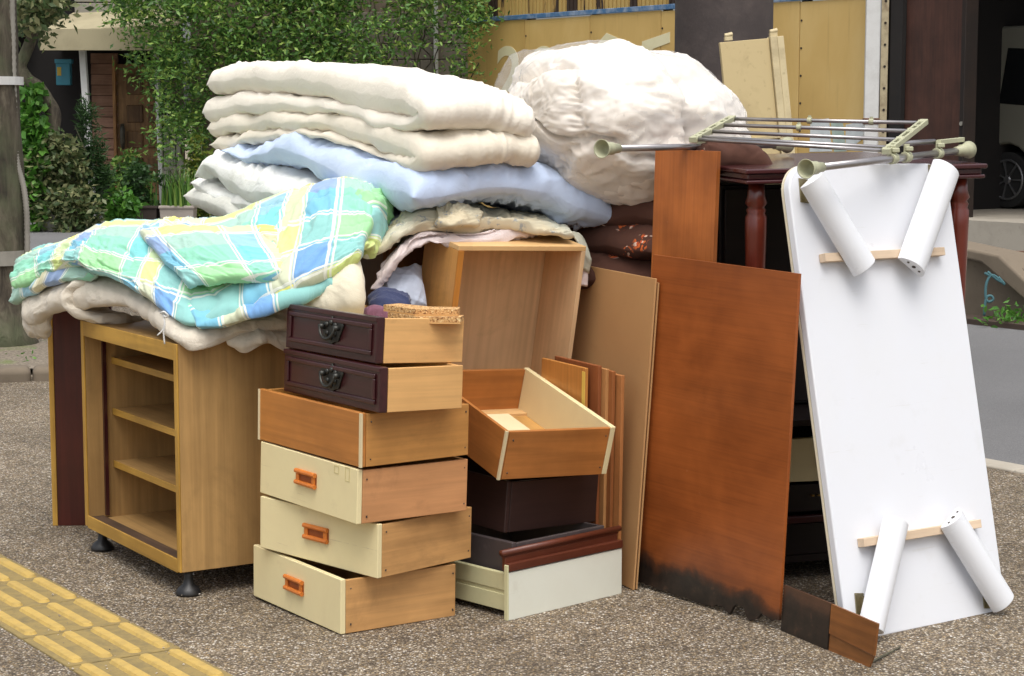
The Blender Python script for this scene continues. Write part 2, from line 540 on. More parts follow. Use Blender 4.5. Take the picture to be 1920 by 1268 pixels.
# loose grit on the tactile paving and the pavement
rg = np.random.default_rng(5)
g = MB()
for k in range(260):
    p = gp(rg.uniform(-20, 1900), rg.uniform(1040, 1268)) if k % 2 else gp(rg.uniform(0, 420), rg.uniform(1050, 1268))
    s_ = rg.uniform(.0014, .0034)
    q = rg.normal(size=(6, 3)) * .25
    o6 = np.array([[1, 0, 0], [0, 1, 0], [-1, 0, 0], [0, -1, 0], [0, 0, .8], [0, 0, -.8]]) + q
    zz = .007 if k % 2 == 0 else .001
    g.add([(p[0] + s_ * a, p[1] + s_ * b, zz + s_ * c) for a, b, c in o6],
          [(0, 1, 4), (1, 2, 4), (2, 3, 4), (3, 0, 4), (1, 0, 5), (2, 1, 5), (3, 2, 5), (0, 3, 5)])
t = NT('grit'); gg = t.n('NewGeometry')
t.col(t.ramp(gg.outputs['Random Per Island'], [(0, sr(110, 98, 86)), (.6, sr(170, 158, 142)), (1, sr(215, 208, 198))])); t.set(Roughness=.8)
stuff(obj('loose_grit', g, t.m))

# ---------------- street tree at the left
M_BARK = NT('bark')
v = M_BARK.coord(scale=(9, 9, 2.2), rand=False)
n1 = M_BARK.noise(v, 1.6, 6, .65, .6); n2 = M_BARK.noise(M_BARK.coord(rand=False), 3, 4, .6)
M_BARK.col(M_BARK.mix(M_BARK.ramp(n2, [(.45, (0, 0, 0)), (.62, (.7,) * 3)]), M_BARK.ramp(n1, [(.32, sr(38, 33, 28)), (.52, sr(84, 76, 64)), (.7, sr(120, 112, 96))]), sr(92, 98, 72)))
M_BARK.set(Roughness=.95); M_BARK.bump(n1, .9, .02)
M_LEAF_DARK = leafmat('leaf_dark', [(.022, .055, .016), (.04, .1, .026), (.07, .15, .04)])
M_LEAF_VINE = leafmat('leaf_vine', [(.045, .105, .025), (.095, .22, .045), (.18, .35, .065), (.34, .46, .10)])
M_LEAF_BRIGHT = leafmat('leaf_bright', [(.05, .17, .02), (.09, .25, .03), (.15, .33, .05)])
M_LEAF_VAR = leafmat('leaf_variegated', [(.05, .09, .03), (.1, .15, .05), (.3, .3, .14), (.05, .1, .03)])
M_LEAF_YEL = leafmat('leaf_yellowish', [(.05, .12, .02), (.12, .2, .03), (.25, .25, .03)])

tb = gp(-2, 655)
tree = thing('street_tree', 'thick grey barked street tree with a white band and conduit up its trunk', 'tree', tb)
sY = tb[1] / F_PX
m = MB()
pts, rr = [], []
for k in range(26):
    z = k * .16 - .05
    r = .150 + .075 * math.exp(-z / .12) + .012 * math.sin(z * 3)
    pts.append((.03 * math.sin(z * 1.1) - .012 * z, 0, z)); rr.append(r)
m.tube(pts, rr, 22)
vv = np.array(m.v); nn = noise(vv * np.array([7, 7, 2.5]), 3) * .012 + noise(vv * 3, 5) * .012
c0 = np.array(pts).repeat(22, 0); d0 = vv - c0; d0 /= np.linalg.norm(d0, axis=1)[:, None] + 1e-9
m.v = [tuple(p) for p in vv + d0 * nn[:, None]]
obj('trunk', m, M_BARK.m, tree, smooth=True)
m = MB()
for (a, e, l, z0) in ((.4, 45, 2.6, 3.6), (2.3, 50, 2.4, 3.4), (4.2, 40, 2.5, 3.7), (5.4, 62, 2.2, 3.5), (1.4, 70, 2.2, 3.9)):
    d = np.array([math.cos(a) * math.cos(RAD(e)), math.sin(a) * math.cos(RAD(e)), math.sin(RAD(e))])
    m.tube([np.array([-.03, 0, z0]) + d * l * q + np.array([0, 0, .12 * math.sin(q * 3)]) for q in np.linspace(0, 1, 6)], list(np.linspace(.085, .02, 6)), 8)
obj('limb', m, M_BARK.m, tree, smooth=True)
rg = np.random.default_rng(21)
cc = rg.normal(size=(46, 3)) * np.array([1.15, 1.15, .6]) + np.array([0, 0, 5.3])
pts = np.concatenate([c + rg.normal(size=(190, 3)) * .26 for c in cc])
pts = pts[pts[:, 2] > 3.75]
obj('crown', leaves(pts, .11, .5, 3), M_LEAF_DARK, tree)
# bands and conduit on the trunk
M_WHITEP = paint('white_paint', (.72, .72, .70), .5, .3, (.35, .32, .28), 8)
M_GREYP = paint('grey_plastic', sr(150, 146, 136), .55, .4, sr(90, 84, 74), 8)
for (py, r, h) in ((152, .163, .045), (482, .172, .08)):
    z = aty(-2, py, tb[1])[2]
    m = MB()
    m.tube([(-.012 * z + .03 * math.sin(z * 1.1), 0, z - h / 2), (-.012 * z + .03 * math.sin(z * 1.1), 0, z + h / 2)], r, 24)
    obj('band', m, M_WHITEP if py < 300 else M_GREYP, tree, smooth=False)
cp = [aty(px, py, tb[1] - .05) - tb for px, py in ((22, -20), (24, 80), (26, 180), (27, 260), (33, 310), (44, 350), (50, 400), (51, 470), (50, 600), (50, 652))]
cpts = catmull(np.array(cp), 150)
m = MB(); m.tube(cpts, [.018 if k % 2 else .0145 for k in range(150)], 8)
obj('conduit', m, M_GREYP, tree, smooth=True)

# ---------------- utility pole behind the pile
M_POLE = paint('pole_wrap', sr(66, 58, 56), .75, .5, sr(104, 92, 86), 7, .5)
up = aty(1353, 400, 7.9); up[2] = 0
pole = thing('utility_pole', 'thick utility pole wrapped in dark brown sheet, beside the yellow fence', 'pole', up)
m = MB(); m.tube([(0, 0, .0), (0, 0, 9)], [.193, .175], 40); obj('shaft', m, M_CONC, pole, smooth=True)
m = MB(); m.tube([(0, 0, .35), (0, 0, 2.3)], [.1965, .1925], 48, False)
o = obj('wrap', m, M_POLE, pole, smooth=True)

# ---------------- yellow fence along the far side
Y0 = 25.2
P0 = np.array([(900 - 960) / F_PX * Y0, Y0])
def fpt(px, py, off=0.0):
    d = ray(px, py); b = P0 - B2 * off
    Am = np.array([[A2[0], -d[0]], [A2[1], -d[1]]]); u, tt = np.linalg.solve(Am, -b)
    return float(u), float(CAM_H + tt * d[2])
M_YEL = NT('yellow_sheet')
v = M_YEL.coord(scale=(1, 1, .35)); n1 = M_YEL.noise(v, 1.4, 5, .6, .4); n2 = M_YEL.noise(M_YEL.coord(scale=(14, 14, .8)), 1, 3, .6)
c_ = M_YEL.ramp(n1, [(.3, sr(190, 156, 90)), (.55, sr(206, 172, 104)), (.75, sr(216, 186, 122))])
c_ = M_YEL.mix(M_YEL.ramp(n2, [(.6, (0, 0, 0)), (.8, (.35,) * 3)]), c_, sr(150, 116, 62))
M_YEL.col(c_); M_YEL.set(Roughness=.6)
M_YEL = M_YEL.m
M_LET = paint('pale_lettering', sr(228, 220, 180), .6, .25, sr(190, 164, 104), 6)
M_RUST = NT('corrugated_rust')
v = M_RUST.coord(scale=(5, 5, .5)); n1 = M_RUST.noise(v, 1, 5, .65, .3)
n3 = M_RUST.noise(M_RUST.coord(scale=(.5, .5, .2)), 1, 3, .6)
ad = M_RUST.n('Math', operation='ADD'); M_RUST.l(n1, ad.inputs[0]); M_RUST.l(n3, ad.inputs[1])
M_RUST.col(M_RUST.ramp(ad.outputs[0], [(.9, sr(188, 158, 92)), (1.0, sr(166, 134, 76)), (1.08, sr(82, 60, 40)), (1.2, sr(58, 44, 34))]))
M_RUST.set(Roughness=.7); M_RUST = M_RUST.m
M_BLUE = paint('blue_trim', sr(70, 110, 150), .6, .7, sr(200, 205, 210), 7)
M_DARKW = paint('dark_timber', sr(40, 32, 28), .8, .4, sr(70, 48, 34), 3)
fence = thing('sheet_metal_fence', 'yellow sheet metal fence with pale lettering and a rusty corrugated top', 'fence', (*P0, 0), (0, 0, YAW))
x_l, zt = fpt(862, 47)[0], 2.46
x_r = fpt(1640, 0)[0]
xs = [x_l] + [fpt(p, 100)[0] for p in (985, 1107, 1240, 1360, 1500)] + [x_r]
for i in range(len(xs) - 1):
    obj('panel', MB().box(xs[i] + .006, xs[i + 1] - .006, -.01, .006, .05, zt - .01 * (i % 2)), M_YEL, fence, bevel=.003)
obj('rail', MB().box(x_l, x_r, -.03, .01, zt + .004, zt + .06), M_BLUE, fence, bevel=.006)
m = MB(); n = 0; w_ = .075
xx = x_l; prof = []
while xx < x_r:
    prof += [(xx, .02), (xx + w_ * .62, .02), (xx + w_ * .7, .05), (xx + w_ * .92, .05)]
    xx += w_
m.add([(a, b, zt + .02) for a, b in prof] + [(a, b, zt + 1.5) for a, b in prof], [(i, i + 1, len(prof) + i + 1, len(prof) + i) for i in range(len(prof) - 1)])
obj('corrugated_sheet', m, M_RUST, fence)
m = MB()
for xj in xs[1:-1]:
    for zz in np.arange(.3, zt, .28):
        m.tube([(xj + .03, -.016, zz), (xj + .03, -.008, zz)], .012, 8)
obj('rivet', m, M_DARKW, fence)
for i in range(len(xs) - 1):
    obj('post', MB().box(xs[i] - .04, xs[i] + .04, .055, .13, 0, zt + 1.4), M_DARKW, fence)
def text_mesh(body, size):
    cu = bpy.data.curves.new('lettering', 'FONT'); cu.body = body; cu.size = size; cu.extrude = .002; cu.offset = .012 * size
    ob = bpy.data.objects.new('lettering', cu); COL.objects.link(ob)
    dg = bpy.context.evaluated_depsgraph_get(); me = bpy.data.meshes.new_from_object(ob.evaluated_get(dg))
    bpy.data.objects.remove(ob); return me
def lettering(body, size, mat, parent, loc, rot, sx=1.0, shear=0.0):
    me = text_mesh(body, size)
    co = np.zeros(len(me.vertices) * 3); me.vertices.foreach_get('co', co); co = co.reshape(-1, 3)
    co[:, 0] = co[:, 0] * sx + co[:, 1] * shear
    me.vertices.foreach_set('co', co.ravel()); me.materials.clear(); me.materials.append(mat)
    o = bpy.data.objects.new('lettering', me); COL.objects.link(o); o.parent = parent
    o.location = loc; o.rotation_euler = rot
    return o
for px in (926, 993):
    a_, z_ = fpt(px, 82)
    lettering('2', 1.0, M_LET, fence, (a_, -.014, z_ - .72), (RAD(90), RAD(4), 0), 1.15, .05)
def fpoly(pts, mat, name='lettering', y0=-.016, y1=-.011):
    return obj(name, MB().prism([fpt(*p) for p in pts], y0, y1, 'y'), mat, fence)
fpoly([(1139, 62), (1193, 86), (1186, 100), (1150, 82), (1124, 92), (1118, 86)], M_LET)
fpoly([(1206, 78), (1258, 60), (1258, 80), (1226, 92), (1220, 112), (1204, 112)], M_LET)
# torn posters low on the right hand panel
M_POST = [paint('torn_paper', sr(210, 216, 216), .8, .5, sr(150, 160, 160), 9), paint('torn_paper_green', sr(172, 190, 180), .8, .5, sr(140, 150, 140), 9)]
for k, q in enumerate(([(1522, 226), (1556, 222), (1562, 284), (1520, 285)], [(1560, 228), (1582, 226), (1588, 284), (1566, 285)], [(1588, 234), (1628, 226), (1618, 262), (1588, 284)])):
    fpoly(q, M_POST[k % 2], 'torn_poster')

# pipe and angle post at the fence end
gx = fpt(1652, 100)[0]
pipe = thing('drain_pipe', 'white square drain pipe with a rusty joint at the end of the yellow fence', 'pipe', (*(P0 + A2 * gx - B2 * .12), 0), (0, 0, YAW + RAD(50)))
obj('shaft', MB().box(-.068, .068, -.05, .05, 0, 1.22), M_WHITEP, pipe, bevel=.012)
obj('shaft', MB().box(-.07, .07, -.05, .05, 1.26, 4), M_WHITEP, pipe, bevel=.012)
obj('joint', MB().box(-.078, .078, -.058, .058, 1.21, 1.27), paint('rusty_metal', sr(120, 84, 60), .8, .6, sr(60, 40, 30), 14), pipe, bevel=.006)
gx2 = fpt(1664, 100)[0]
ang = thing('angle_post', 'pale rusty slotted angle post beside the drain pipe', 'post', (*(P0 + A2 * gx2 - B2 * .05), 0), (0, 0, YAW + RAD(50)))
obj('leaf', MB().box(-.03, .04, -.012, 0, 0, 4), paint('old_cream', sr(186, 172, 140), .7, .7, sr(90, 60, 40), 12), ang, bevel=.003)
m = MB()
for zz in np.arange(.3, 3.9, .21):
    m.tube([(.008, -.018, zz), (.008, -.008, zz)], .013, 8)
obj('bolt', m, M_DARKW, ang)

# ---------------- garage
gar = thing('garage', 'dark timber garage with a brown sliding door left open', 'garage', (*P0, 0), (0, 0, YAW))
M_GDOOR = wood('garage_door_wood', sr(78, 46, 34), 'z', .6, 60, .6, .4)
M_BLACKW = paint('near_black', sr(30, 27, 26), .9, .3, sr(50, 42, 36), 2)  # one near black brown for garage walls, roof, house wall and name plate
g0 = fpt(1672, 100)[0]; g1 = fpt(1694, 100)[0]; g2 = fpt(1800, 100)[0]; g3 = fpt(1815, 100)[0]; g4 = g3 + 5.5; FL = .34
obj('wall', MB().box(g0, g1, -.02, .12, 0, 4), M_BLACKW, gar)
dr_ = obj('sliding_door', MB().box(g1 + .004, g2, .03, .07, FL + .02, 4.2), M_GDOOR, gar, bevel=.004)
obj('stile', MB().box(g2 + .003, g2 + .09, .012, .06, FL + .02, 4.2), M_DARKW, dr_, bevel=.004)
m = MB(); m.tube([(g2 + .05, -.02, 1.22), (g2 + .05, .012, 1.22)], .02, 10); obj('handle', m, M_GREYP, dr_)
obj('jamb', MB().box(g2 + .11, g3, -.05, .12, FL, 4.2), M_DARKW, gar, bevel=.006)
obj('jamb', MB().box(g4, g4 + .25, -.05, .12, FL, 4.2), M_DARKW, gar, bevel=.006)
obj('lintel', MB().box(g0, g4 + .3, -.06, .14, 4.204, 5.2), M_DARKW, gar)
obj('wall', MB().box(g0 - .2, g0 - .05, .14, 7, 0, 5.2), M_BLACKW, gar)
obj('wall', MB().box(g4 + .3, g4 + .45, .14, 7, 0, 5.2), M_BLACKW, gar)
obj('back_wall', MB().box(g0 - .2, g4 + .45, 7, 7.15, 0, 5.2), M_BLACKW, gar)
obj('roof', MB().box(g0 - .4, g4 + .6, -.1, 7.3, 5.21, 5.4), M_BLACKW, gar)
# apron and garage floor
ap0 = ab(gp(1806, 590))
aL = ap0[0] - .15
o = obj('garage_apron', MB().prism([AB(aL, B_FAR + .28)[:2], AB(aL + 14, B_FAR + .28)[:2], AB(aL + 14, 24)[:2], AB(aL - 7.2, 24)[:2], AB(aL - 7.2, 13.9)[:2], AB(aL - .7, 13.9)[:2]], -.05, FL), M_CONC)
struct(o)
rw = thing('retaining_block', 'weathered concrete retaining block with a sloping kerb below the garage apron', 'retaining wall', AB(aL, B_FAR + .02), (0, 0, YAW))
obj('block', MB().prism([(-.05, 0), (1.05, 0), (.72, .34), (-.05, .40)], .06, .30, 'y'), M_CONCD, rw, bevel=.015)
obj('block', MB().prism([(1.10, 0), (3.4, 0), (3.4, .30), (1.06, .30)], .10, .30, 'y'), M_CONCD, rw, bevel=.015)
obj('sloping_kerb', MB().prism([(1.06, -.02), (1.20, .0), (.56, .42), (.0, .48), (-.06, .42), (.42, .36)], -.02, .28, 'y'), M_CONCD, rw, bevel=.02)
gu = obj('gutter_plate', MB().box(-.4, 3.5, -.26, -.06, -.05, .03), paint('rusty_plate', sr(70, 56, 46), .7, .6, sr(40, 32, 28), 6), rw, bevel=.006)
obj('plank', MB().box(.2, 1.3, .9, .96, FL + .004, FL + .03), paint('old_plank', sr(110, 80, 62), .8, .5, sr(60, 44, 36), 8), None)
pl = COL.objects['plank']; tag(pl, 'thin reddish plank lying on the garage apron', 'plank'); pl.location = AB(aL, B_FAR); pl.rotation_euler = (0, 0, YAW + RAD(24))
# teal rope
M_ROPE = paint('teal_rope', sr(74, 112, 118), .9, .4, sr(50, 70, 74), 30)
m = MB()
rp = [aty(px, py, 12.35) for px, py in ((1846, 512), (1858, 518), (1852, 510), (1866, 522), (1880, 530), (1872, 520), (1884, 534), (1862, 516), (1850, 530), (1848, 556), (1853, 566), (1862, 562), (1858, 555), (1849, 560), (1845, 592))]
m.tube(catmull(np.array(rp), 90), .009, 6)
rope = obj('rope', m, M_ROPE, None, True); tag(rope, 'teal nylon rope hanging over the sloping kerb', 'rope')
# weeds there and by the pit
def tuft(name, base, n, h, spread, mat, size, label, cat='weed', seed=0):
    rg = np.random.default_rng(seed)
    pts = rg.normal(size=(n, 3)) * np.array([spread, spread, h * .35]) + np.array([0, 0, h * .45])
    pts[:, 2] = np.abs(pts[:, 2])
    o = thing(name, label, cat, base)
    obj('foliage', leaves(pts, size, .45, seed), mat, o)
    return o
tuft('weed', aty(1900, 600, 12.2) * np.array([1, 1, 0]), 160, .12, .09, M_LEAF_BRIGHT, .05, 'small green weed at the foot of the concrete block', seed=5)
tuft('weed', gp(55, 686), 60, .05, .12, M_LEAF_BRIGHT, .035, 'low green weed in the tree pit', seed=6)

# ---------------- van in the garage
vY = 20.3
vc = aty(1884, 325, vY)
va, vb = ab(vc)
van = thing('parked_van', 'pale kei van parked inside the dark garage', 'van', AB(va, vb, FL), (0, 0, YAW))
M_VAN = paint('van_paint', sr(132, 130, 118), .3, .1, (.2, .2, .18), 4)
M_GLASSD = NT('dark_glass'); M_GLASSD.col((.01, .011, .012)); M_GLASSD.set(Roughness=.08); M_GLASSD = M_GLASSD.m
M_RUB = paint('rubber', (.018, .018, .018), .8, .2, (.06, .055, .05), 20)
M_ALLOY = paint('alloy', (.35, .35, .36), .35, .2, (.1, .1, .1), 20, metal=.8)
bp = [(-.42, .28), (-.36, .25), (-.33, .3)] + [(-.33 * math.cos(q) , .34 + .33 * math.sin(q)) for q in np.linspace(.1, math.pi - .1, 10)] + [(.36, .25), (1.7, .25)]
bp += [(1.7 + .33 * (1 - math.cos(q)), .34 + .33 * math.sin(q)) for q in np.linspace(.1, math.pi - .1, 10)] + [(2.4, .25), (2.75, .3), (2.78, .75), (2.6, 1.05), (2.05, 1.75), (1.8, 1.86), (-.2, 1.86), (-.38, 1.75), (-.46, .9)]
obj('body', MB().prism(bp, 0, 1.45, 'y'), M_VAN, van, bevel=.05, seg=4)
obj('side_window', MB().prism([(-.1, 1.08), (.75, 1.02), (.75, 1.6), (0, 1.64)], -.006, .01, 'y'), M_GLASSD, van, bevel=.004)
obj('side_window', MB().prism([(.82, 1.02), (1.85, 1.02), (1.6, 1.6), (.82, 1.6)], -.006, .01, 'y'), M_GLASSD, van, bevel=.004)
obj('door_handle', MB().box(.78, .92, -.02, .0, .92, .95), M_RUB, van, bevel=.006)
obj('tail_light', MB().box(-.47, -.40, -.01, .06, .8, 1.05), paint('red_lens', (.2, .02, .015), .3, .1), van, bevel=.01)
for wx in (0, 2.03):
    wh = bpy.data.objects.new('wheel', None); COL.objects.link(wh); wh.parent = van; wh.location = (wx, .12, .34 - .04); wh.rotation_euler = (RAD(90), 0, 0)
    m = MB(); m.tube([(0, 0, -.08), (0, 0, -.075), (0, 0, .075), (0, 0, .08)], [.26, .285, .285, .26], 32); obj('tyre', m, M_RUB, wh)
    m = MB(); m.tube([(0, 0, .08), (0, 0, .095)], [.045, .035], 16)
    for q in range(7):
        a = 2 * math.pi * q / 7
        m.add([(math.cos(a + s * .11) * r, math.sin(a + s * .11) * r, z) for r, s in ((.03, 1), (.03, -1), (.2, -.5), (.2, .5)) for z in (.082, .094)],
              [(1, 3, 5, 7), (0, 6, 4, 2), (0, 1, 7, 6), (2, 4, 5, 3)])
    m.tube([(math.cos(q) * .2, math.sin(q) * .2, .085) for q in np.linspace(0, 2 * math.pi, 33)], .012, 6)
    obj('rim', m, M_ALLOY, wh)

# ---------------- house at the left
HY = 26.0
house = thing('house', 'weathered wooden house with an awning over a panelled door', 'house', (0, HY, 0))
def hb(px0, py0, px1, py1, y0, y1, Y=HY):      # a box on the facade from a photo rectangle
    a = aty(px0, py0, Y); b = aty(px1, py1, Y)
    return MB().box(a[0], b[0], y0, y1, max(b[2], 0), a[2])
M_SID = wood('siding_brown', sr(172, 132, 110), 'x', .7, 60, .75, .35)
M_SIDW = paint('siding_pale', sr(150, 146, 136), .8, .4, sr(90, 86, 78), 3)
M_DOOR = wood('old_door', sr(168, 128, 84), 'z', .5, 60, .6, .45)
M_DOORD = wood('old_door_panel', sr(132, 98, 62), 'z', .5, 60, .6, .45)
M_AWN = paint('awning_canvas', sr(172, 162, 132), .85, .4, sr(112, 104, 80), 3)
obj('wall', hb(-200, -260, 310, 420, .12, .5), M_BLACKW, house)
obj('wall', hb(-200, -300, 66, 60, -.9, .1), M_DARKW, house)
for k in range(11):
    a = aty(160, 100 + k * 20, HY)[2]; b = aty(160, 119 + k * 20, HY)[2]
    obj('siding_board', MB().add([(aty(166, 0, HY)[0], .06, a), (aty(216, 0, HY)[0], .06, a), (aty(216, 0, HY)[0], .03, b), (aty(166, 0, HY)[0], .03, b),
        (aty(166, 0, HY)[0], .12, a), (aty(216, 0, HY)[0], .12, a), (aty(216, 0, HY)[0], .12, b), (aty(166, 0, HY)[0], .12, b)],
        [(0, 3, 2, 1), (4, 5, 6, 7), (0, 1, 5, 4), (2, 3, 7, 6), (1, 2, 6, 5), (0, 4, 7, 3)]), M_SID, house)
for k in range(4):
    a = aty(160, -60 + k * 22, HY)[2]; b = aty(160, -39 + k * 22, HY)[2]
    obj('siding_board', MB().box(aty(140, 0, HY)[0], aty(330, 0, HY)[0], -.02, .12, b + .008, a), M_SIDW, house, bevel=.006)
dr_ = obj('door', hb(214, 120, 302, 400, .04, .09), M_DOOR, house, bevel=.006)
for (x0, x1) in ((236, 268), (276, 300)):
    for (y0, y1) in ((140, 178), (197, 230), (246, 278), (296, 330)):
        p = obj('door_panel', hb(x0, y0, x1, y1, .02, .045), M_DOORD, dr_, bevel=.02)
obj('jamb', hb(210, 112, 222, 400, -.02, .1), wood('door_jamb', sr(198, 146, 92), 'z', .55, 60, .6, .4), house, bevel=.006)
m = MB(); c = aty(231, 250, HY); m.tube([(c[0], -.03, c[2] + .12), (c[0], -.05, c[2] + .05), (c[0], -.05, c[2] - .12), (c[0], -.03, c[2] - .2)], [.025, .035, .035, .02], 10)
obj('handle', m, paint('dark_brass', (.05, .045, .03), .5, .3), dr_, smooth=True)
for (x0, y0, x1, y1, w) in ((155, 90, 176, 420, 12), (293, 100, 306, 420, 8)):
    a = aty(x0, y0, 25.2); b = aty(x1, y1, 25.2); w = w / F_PX * 25.2 / 2
    m = MB(); m.add([(b[0] - w, -.86, 0), (b[0] + w, -.86, 0), (b[0] + w, -.76, 0), (b[0] - w, -.76, 0), (a[0] - w, -.86, a[2]), (a[0] + w, -.86, a[2]), (a[0] + w, -.76, a[2]), (a[0] - w, -.76, a[2])],
                    [(0, 3, 2, 1), (4, 5, 6, 7), (0, 1, 5, 4), (1, 2, 6, 5), (2, 3, 7, 6), (3, 0, 4, 7)])
    obj('post', m, M_WHITEP, house, bevel=.01)
a0, a1 = aty(75, 57, 24.9), aty(335, 45, 24.9); b0 = aty(139, 28, 26); v0 = aty(75, 95, 24.9)
aw = obj('awning', MB().add([(a0[0], -1.1, a0[2]), (a1[0], -1.1, a0[2] + .06), (a1[0], .1, b0[2] + .12), (b0[0], .1, b0[2] + .05), (a0[0], -1.1, a0[2] - .02), (a1[0], -1.1, a0[2] + .04), (a1[0], .1, b0[2] + .1), (b0[0], .1, b0[2] + .03)],
        [(0, 1, 2, 3), (7, 6, 5, 4), (0, 4, 5, 1), (1, 5, 6, 2), (2, 6, 7, 3), (3, 7, 4, 0)]), M_AWN, house)
obj('valance', MB().box(a0[0], a1[0], -1.125, -1.105, v0[2], a0[2] + .02), M_AWN, aw, bevel=.006)
obj('valance', MB().add([(a0[0] - .01, -1.1, a0[2]), (a0[0] - .01, -1.1, v0[2]), (b0[0] - .2, .1, v0[2] + .1), (b0[0], .1, b0[2] + .04)], [(0, 1, 2, 3)]), M_AWN, aw)
mbx = thing('mailbox', 'teal blue mailbox with a yellow sticker in the dark porch', 'mailbox', (0, 25.6, 0))
def yb(px0, py0, px1, py1, Y, y0, y1):
    a = aty(px0, py0, Y); b = aty(px1, py1, Y); return MB().box(a[0], b[0], y0, y1, b[2], a[2])
obj('box', yb(104, 115, 132, 160, 25.6, 0, .12), paint('teal_metal', sr(50, 130, 150), .45, .3, sr(30, 70, 80), 6), mbx, bevel=.01)
obj('sticker', yb(107, 126, 115, 142, 25.6, -.004, .0), paint('yellow_sticker', sr(190, 160, 50), .6, .2), mbx)
obj('flap', yb(102, 111, 134, 119, 25.58, -.02, .1), MATS['teal_metal'], mbx, bevel=.006)
# tiled low wall right of the door with a small name plate
tw = thing('tiled_wall', 'white tiled wall end beside the house door', 'wall', (0, 25.3, 0))
M_TILE = paint('white_tile', sr(196, 192, 182), .4, .5, sr(110, 106, 92), 5)
obj('backing', yb(306, -300, 345, 430, 25.3, .03, .2), M_CONCD, tw)
for r_ in range(9):
    for c_ in range(2):
        x0 = 307 + c_ * 19 - (6 if r_ % 2 else 0)
        a = aty(max(x0, 307), 200 + r_ * 24, 25.3); b = aty(x0 + 18, 223 + r_ * 24, 25.3)
        obj('tile', MB().box(a[0], b[0], 0, .03, max(b[2], 0), a[2]), M_TILE, tw, bevel=.004)
sg = thing('name_plate', 'dark vertical name plate with white characters on the tiled wall', 'sign', (0, 25.24, 0))
obj('plate', yb(301, 186, 318, 236, 25.24, -.02, .02), M_BLACKW, sg, bevel=.003)
for k, ch in enumerate('幸味'):
    c = aty(302, 208 + k * 22, 25.24)
    lettering(ch, .13, M_WHITEP, sg, (c[0], -.024, c[2]), (RAD(90), 0, 0))
# ---------------- block wall with climbing vine
WY = 25.4
bw = thing('block_wall', 'grey concrete block wall behind the climbing vine', 'wall', (0, WY, 0))
M_BLK = paint('block_grey', sr(138, 130, 118), .9, .5, sr(84, 78, 66), 2.5, .4)
obj('core', yb(345, -520, 897, 470, WY, .06, .3), M_CONCD, bw)
bm_ = None
for r_ in range(13):
    for c_ in range(7):
        x0 = aty(640, 0, WY)[0] + c_ * .4 - (.2 if r_ % 2 else 0); x1 = min(x0 + .39, aty(897, 0, WY)[0])
        obj('block', MB().box(x0, x1, 0, .055, .01 + r_ * .2, .2 + r_ * .2), M_BLK, bw, bevel=.006)
dp = thing('wall_post', 'white painted post standing against the block wall among vine leaves', 'post', (0, WY - .1, 0))
obj('shaft', yb(812, -120, 823, 460, WY - .1, 0, .08), M_WHITEP, dp, bevel=.008)
rg = np.random.default_rng(33)
def low_edge(x):
    return np.interp(x, [200, 240, 285, 300, 330, 390, 395, 560, 640, 700, 760, 800, 815, 835, 850, 885, 905], [45, 95, 150, 290, 330, 300, 210, 190, 160, 130, 110, 60, 30, 70, 145, 140, 30])
pts = []
for k in range(1500):
    x = rg.uniform(205, 905); y = rg.uniform(-120, 330)
    le = low_edge(x)
    if y > le + 6 * rg.normal():
        continue
    dens = 1.0 if x < 700 else (.55 if x < 800 else .8)
    if x < 292 and y > 30: dens = .38
    if rg.random() > dens: continue
    Y = 24.95 - .75 * rg.random() * (1 if x > 320 else 1.8)
    c = aty(x, y, Y)
    pts.append(c + rg.normal(size=(38, 3)) * np.array([.12, .14, .09]))
pts = np.concatenate(pts)
vine = thing('climbing_vine', 'dense green climbing vine hanging over the block wall', 'vine', (0, 25, 0))
obj('foliage', leaves(pts - np.array([0, 25, 0]),   .074, .40, 8, .35), M_LEAF_VINE, vine)
m = MB()
for k in range(26):
    x = rg.uniform(320, 890); p0 = aty(x, 430 if x < 400 else 300, 25.2); p0[2] = 0 if x < 420 else p0[2]
    p1 = aty(x + rg.uniform(-60, 60), -80, 25.2)
    q = [p0 + (p1 - p0) * s + rg.normal(size=3) * np.array([.07, .03, 0]) for s in np.linspace(0, 1, 9)]
    m.tube(catmull(np.array(q), 30) - np.array([0, 25, 0]), .009, 5)
obj('stem', m, M_BARK.m, vine, smooth=True)

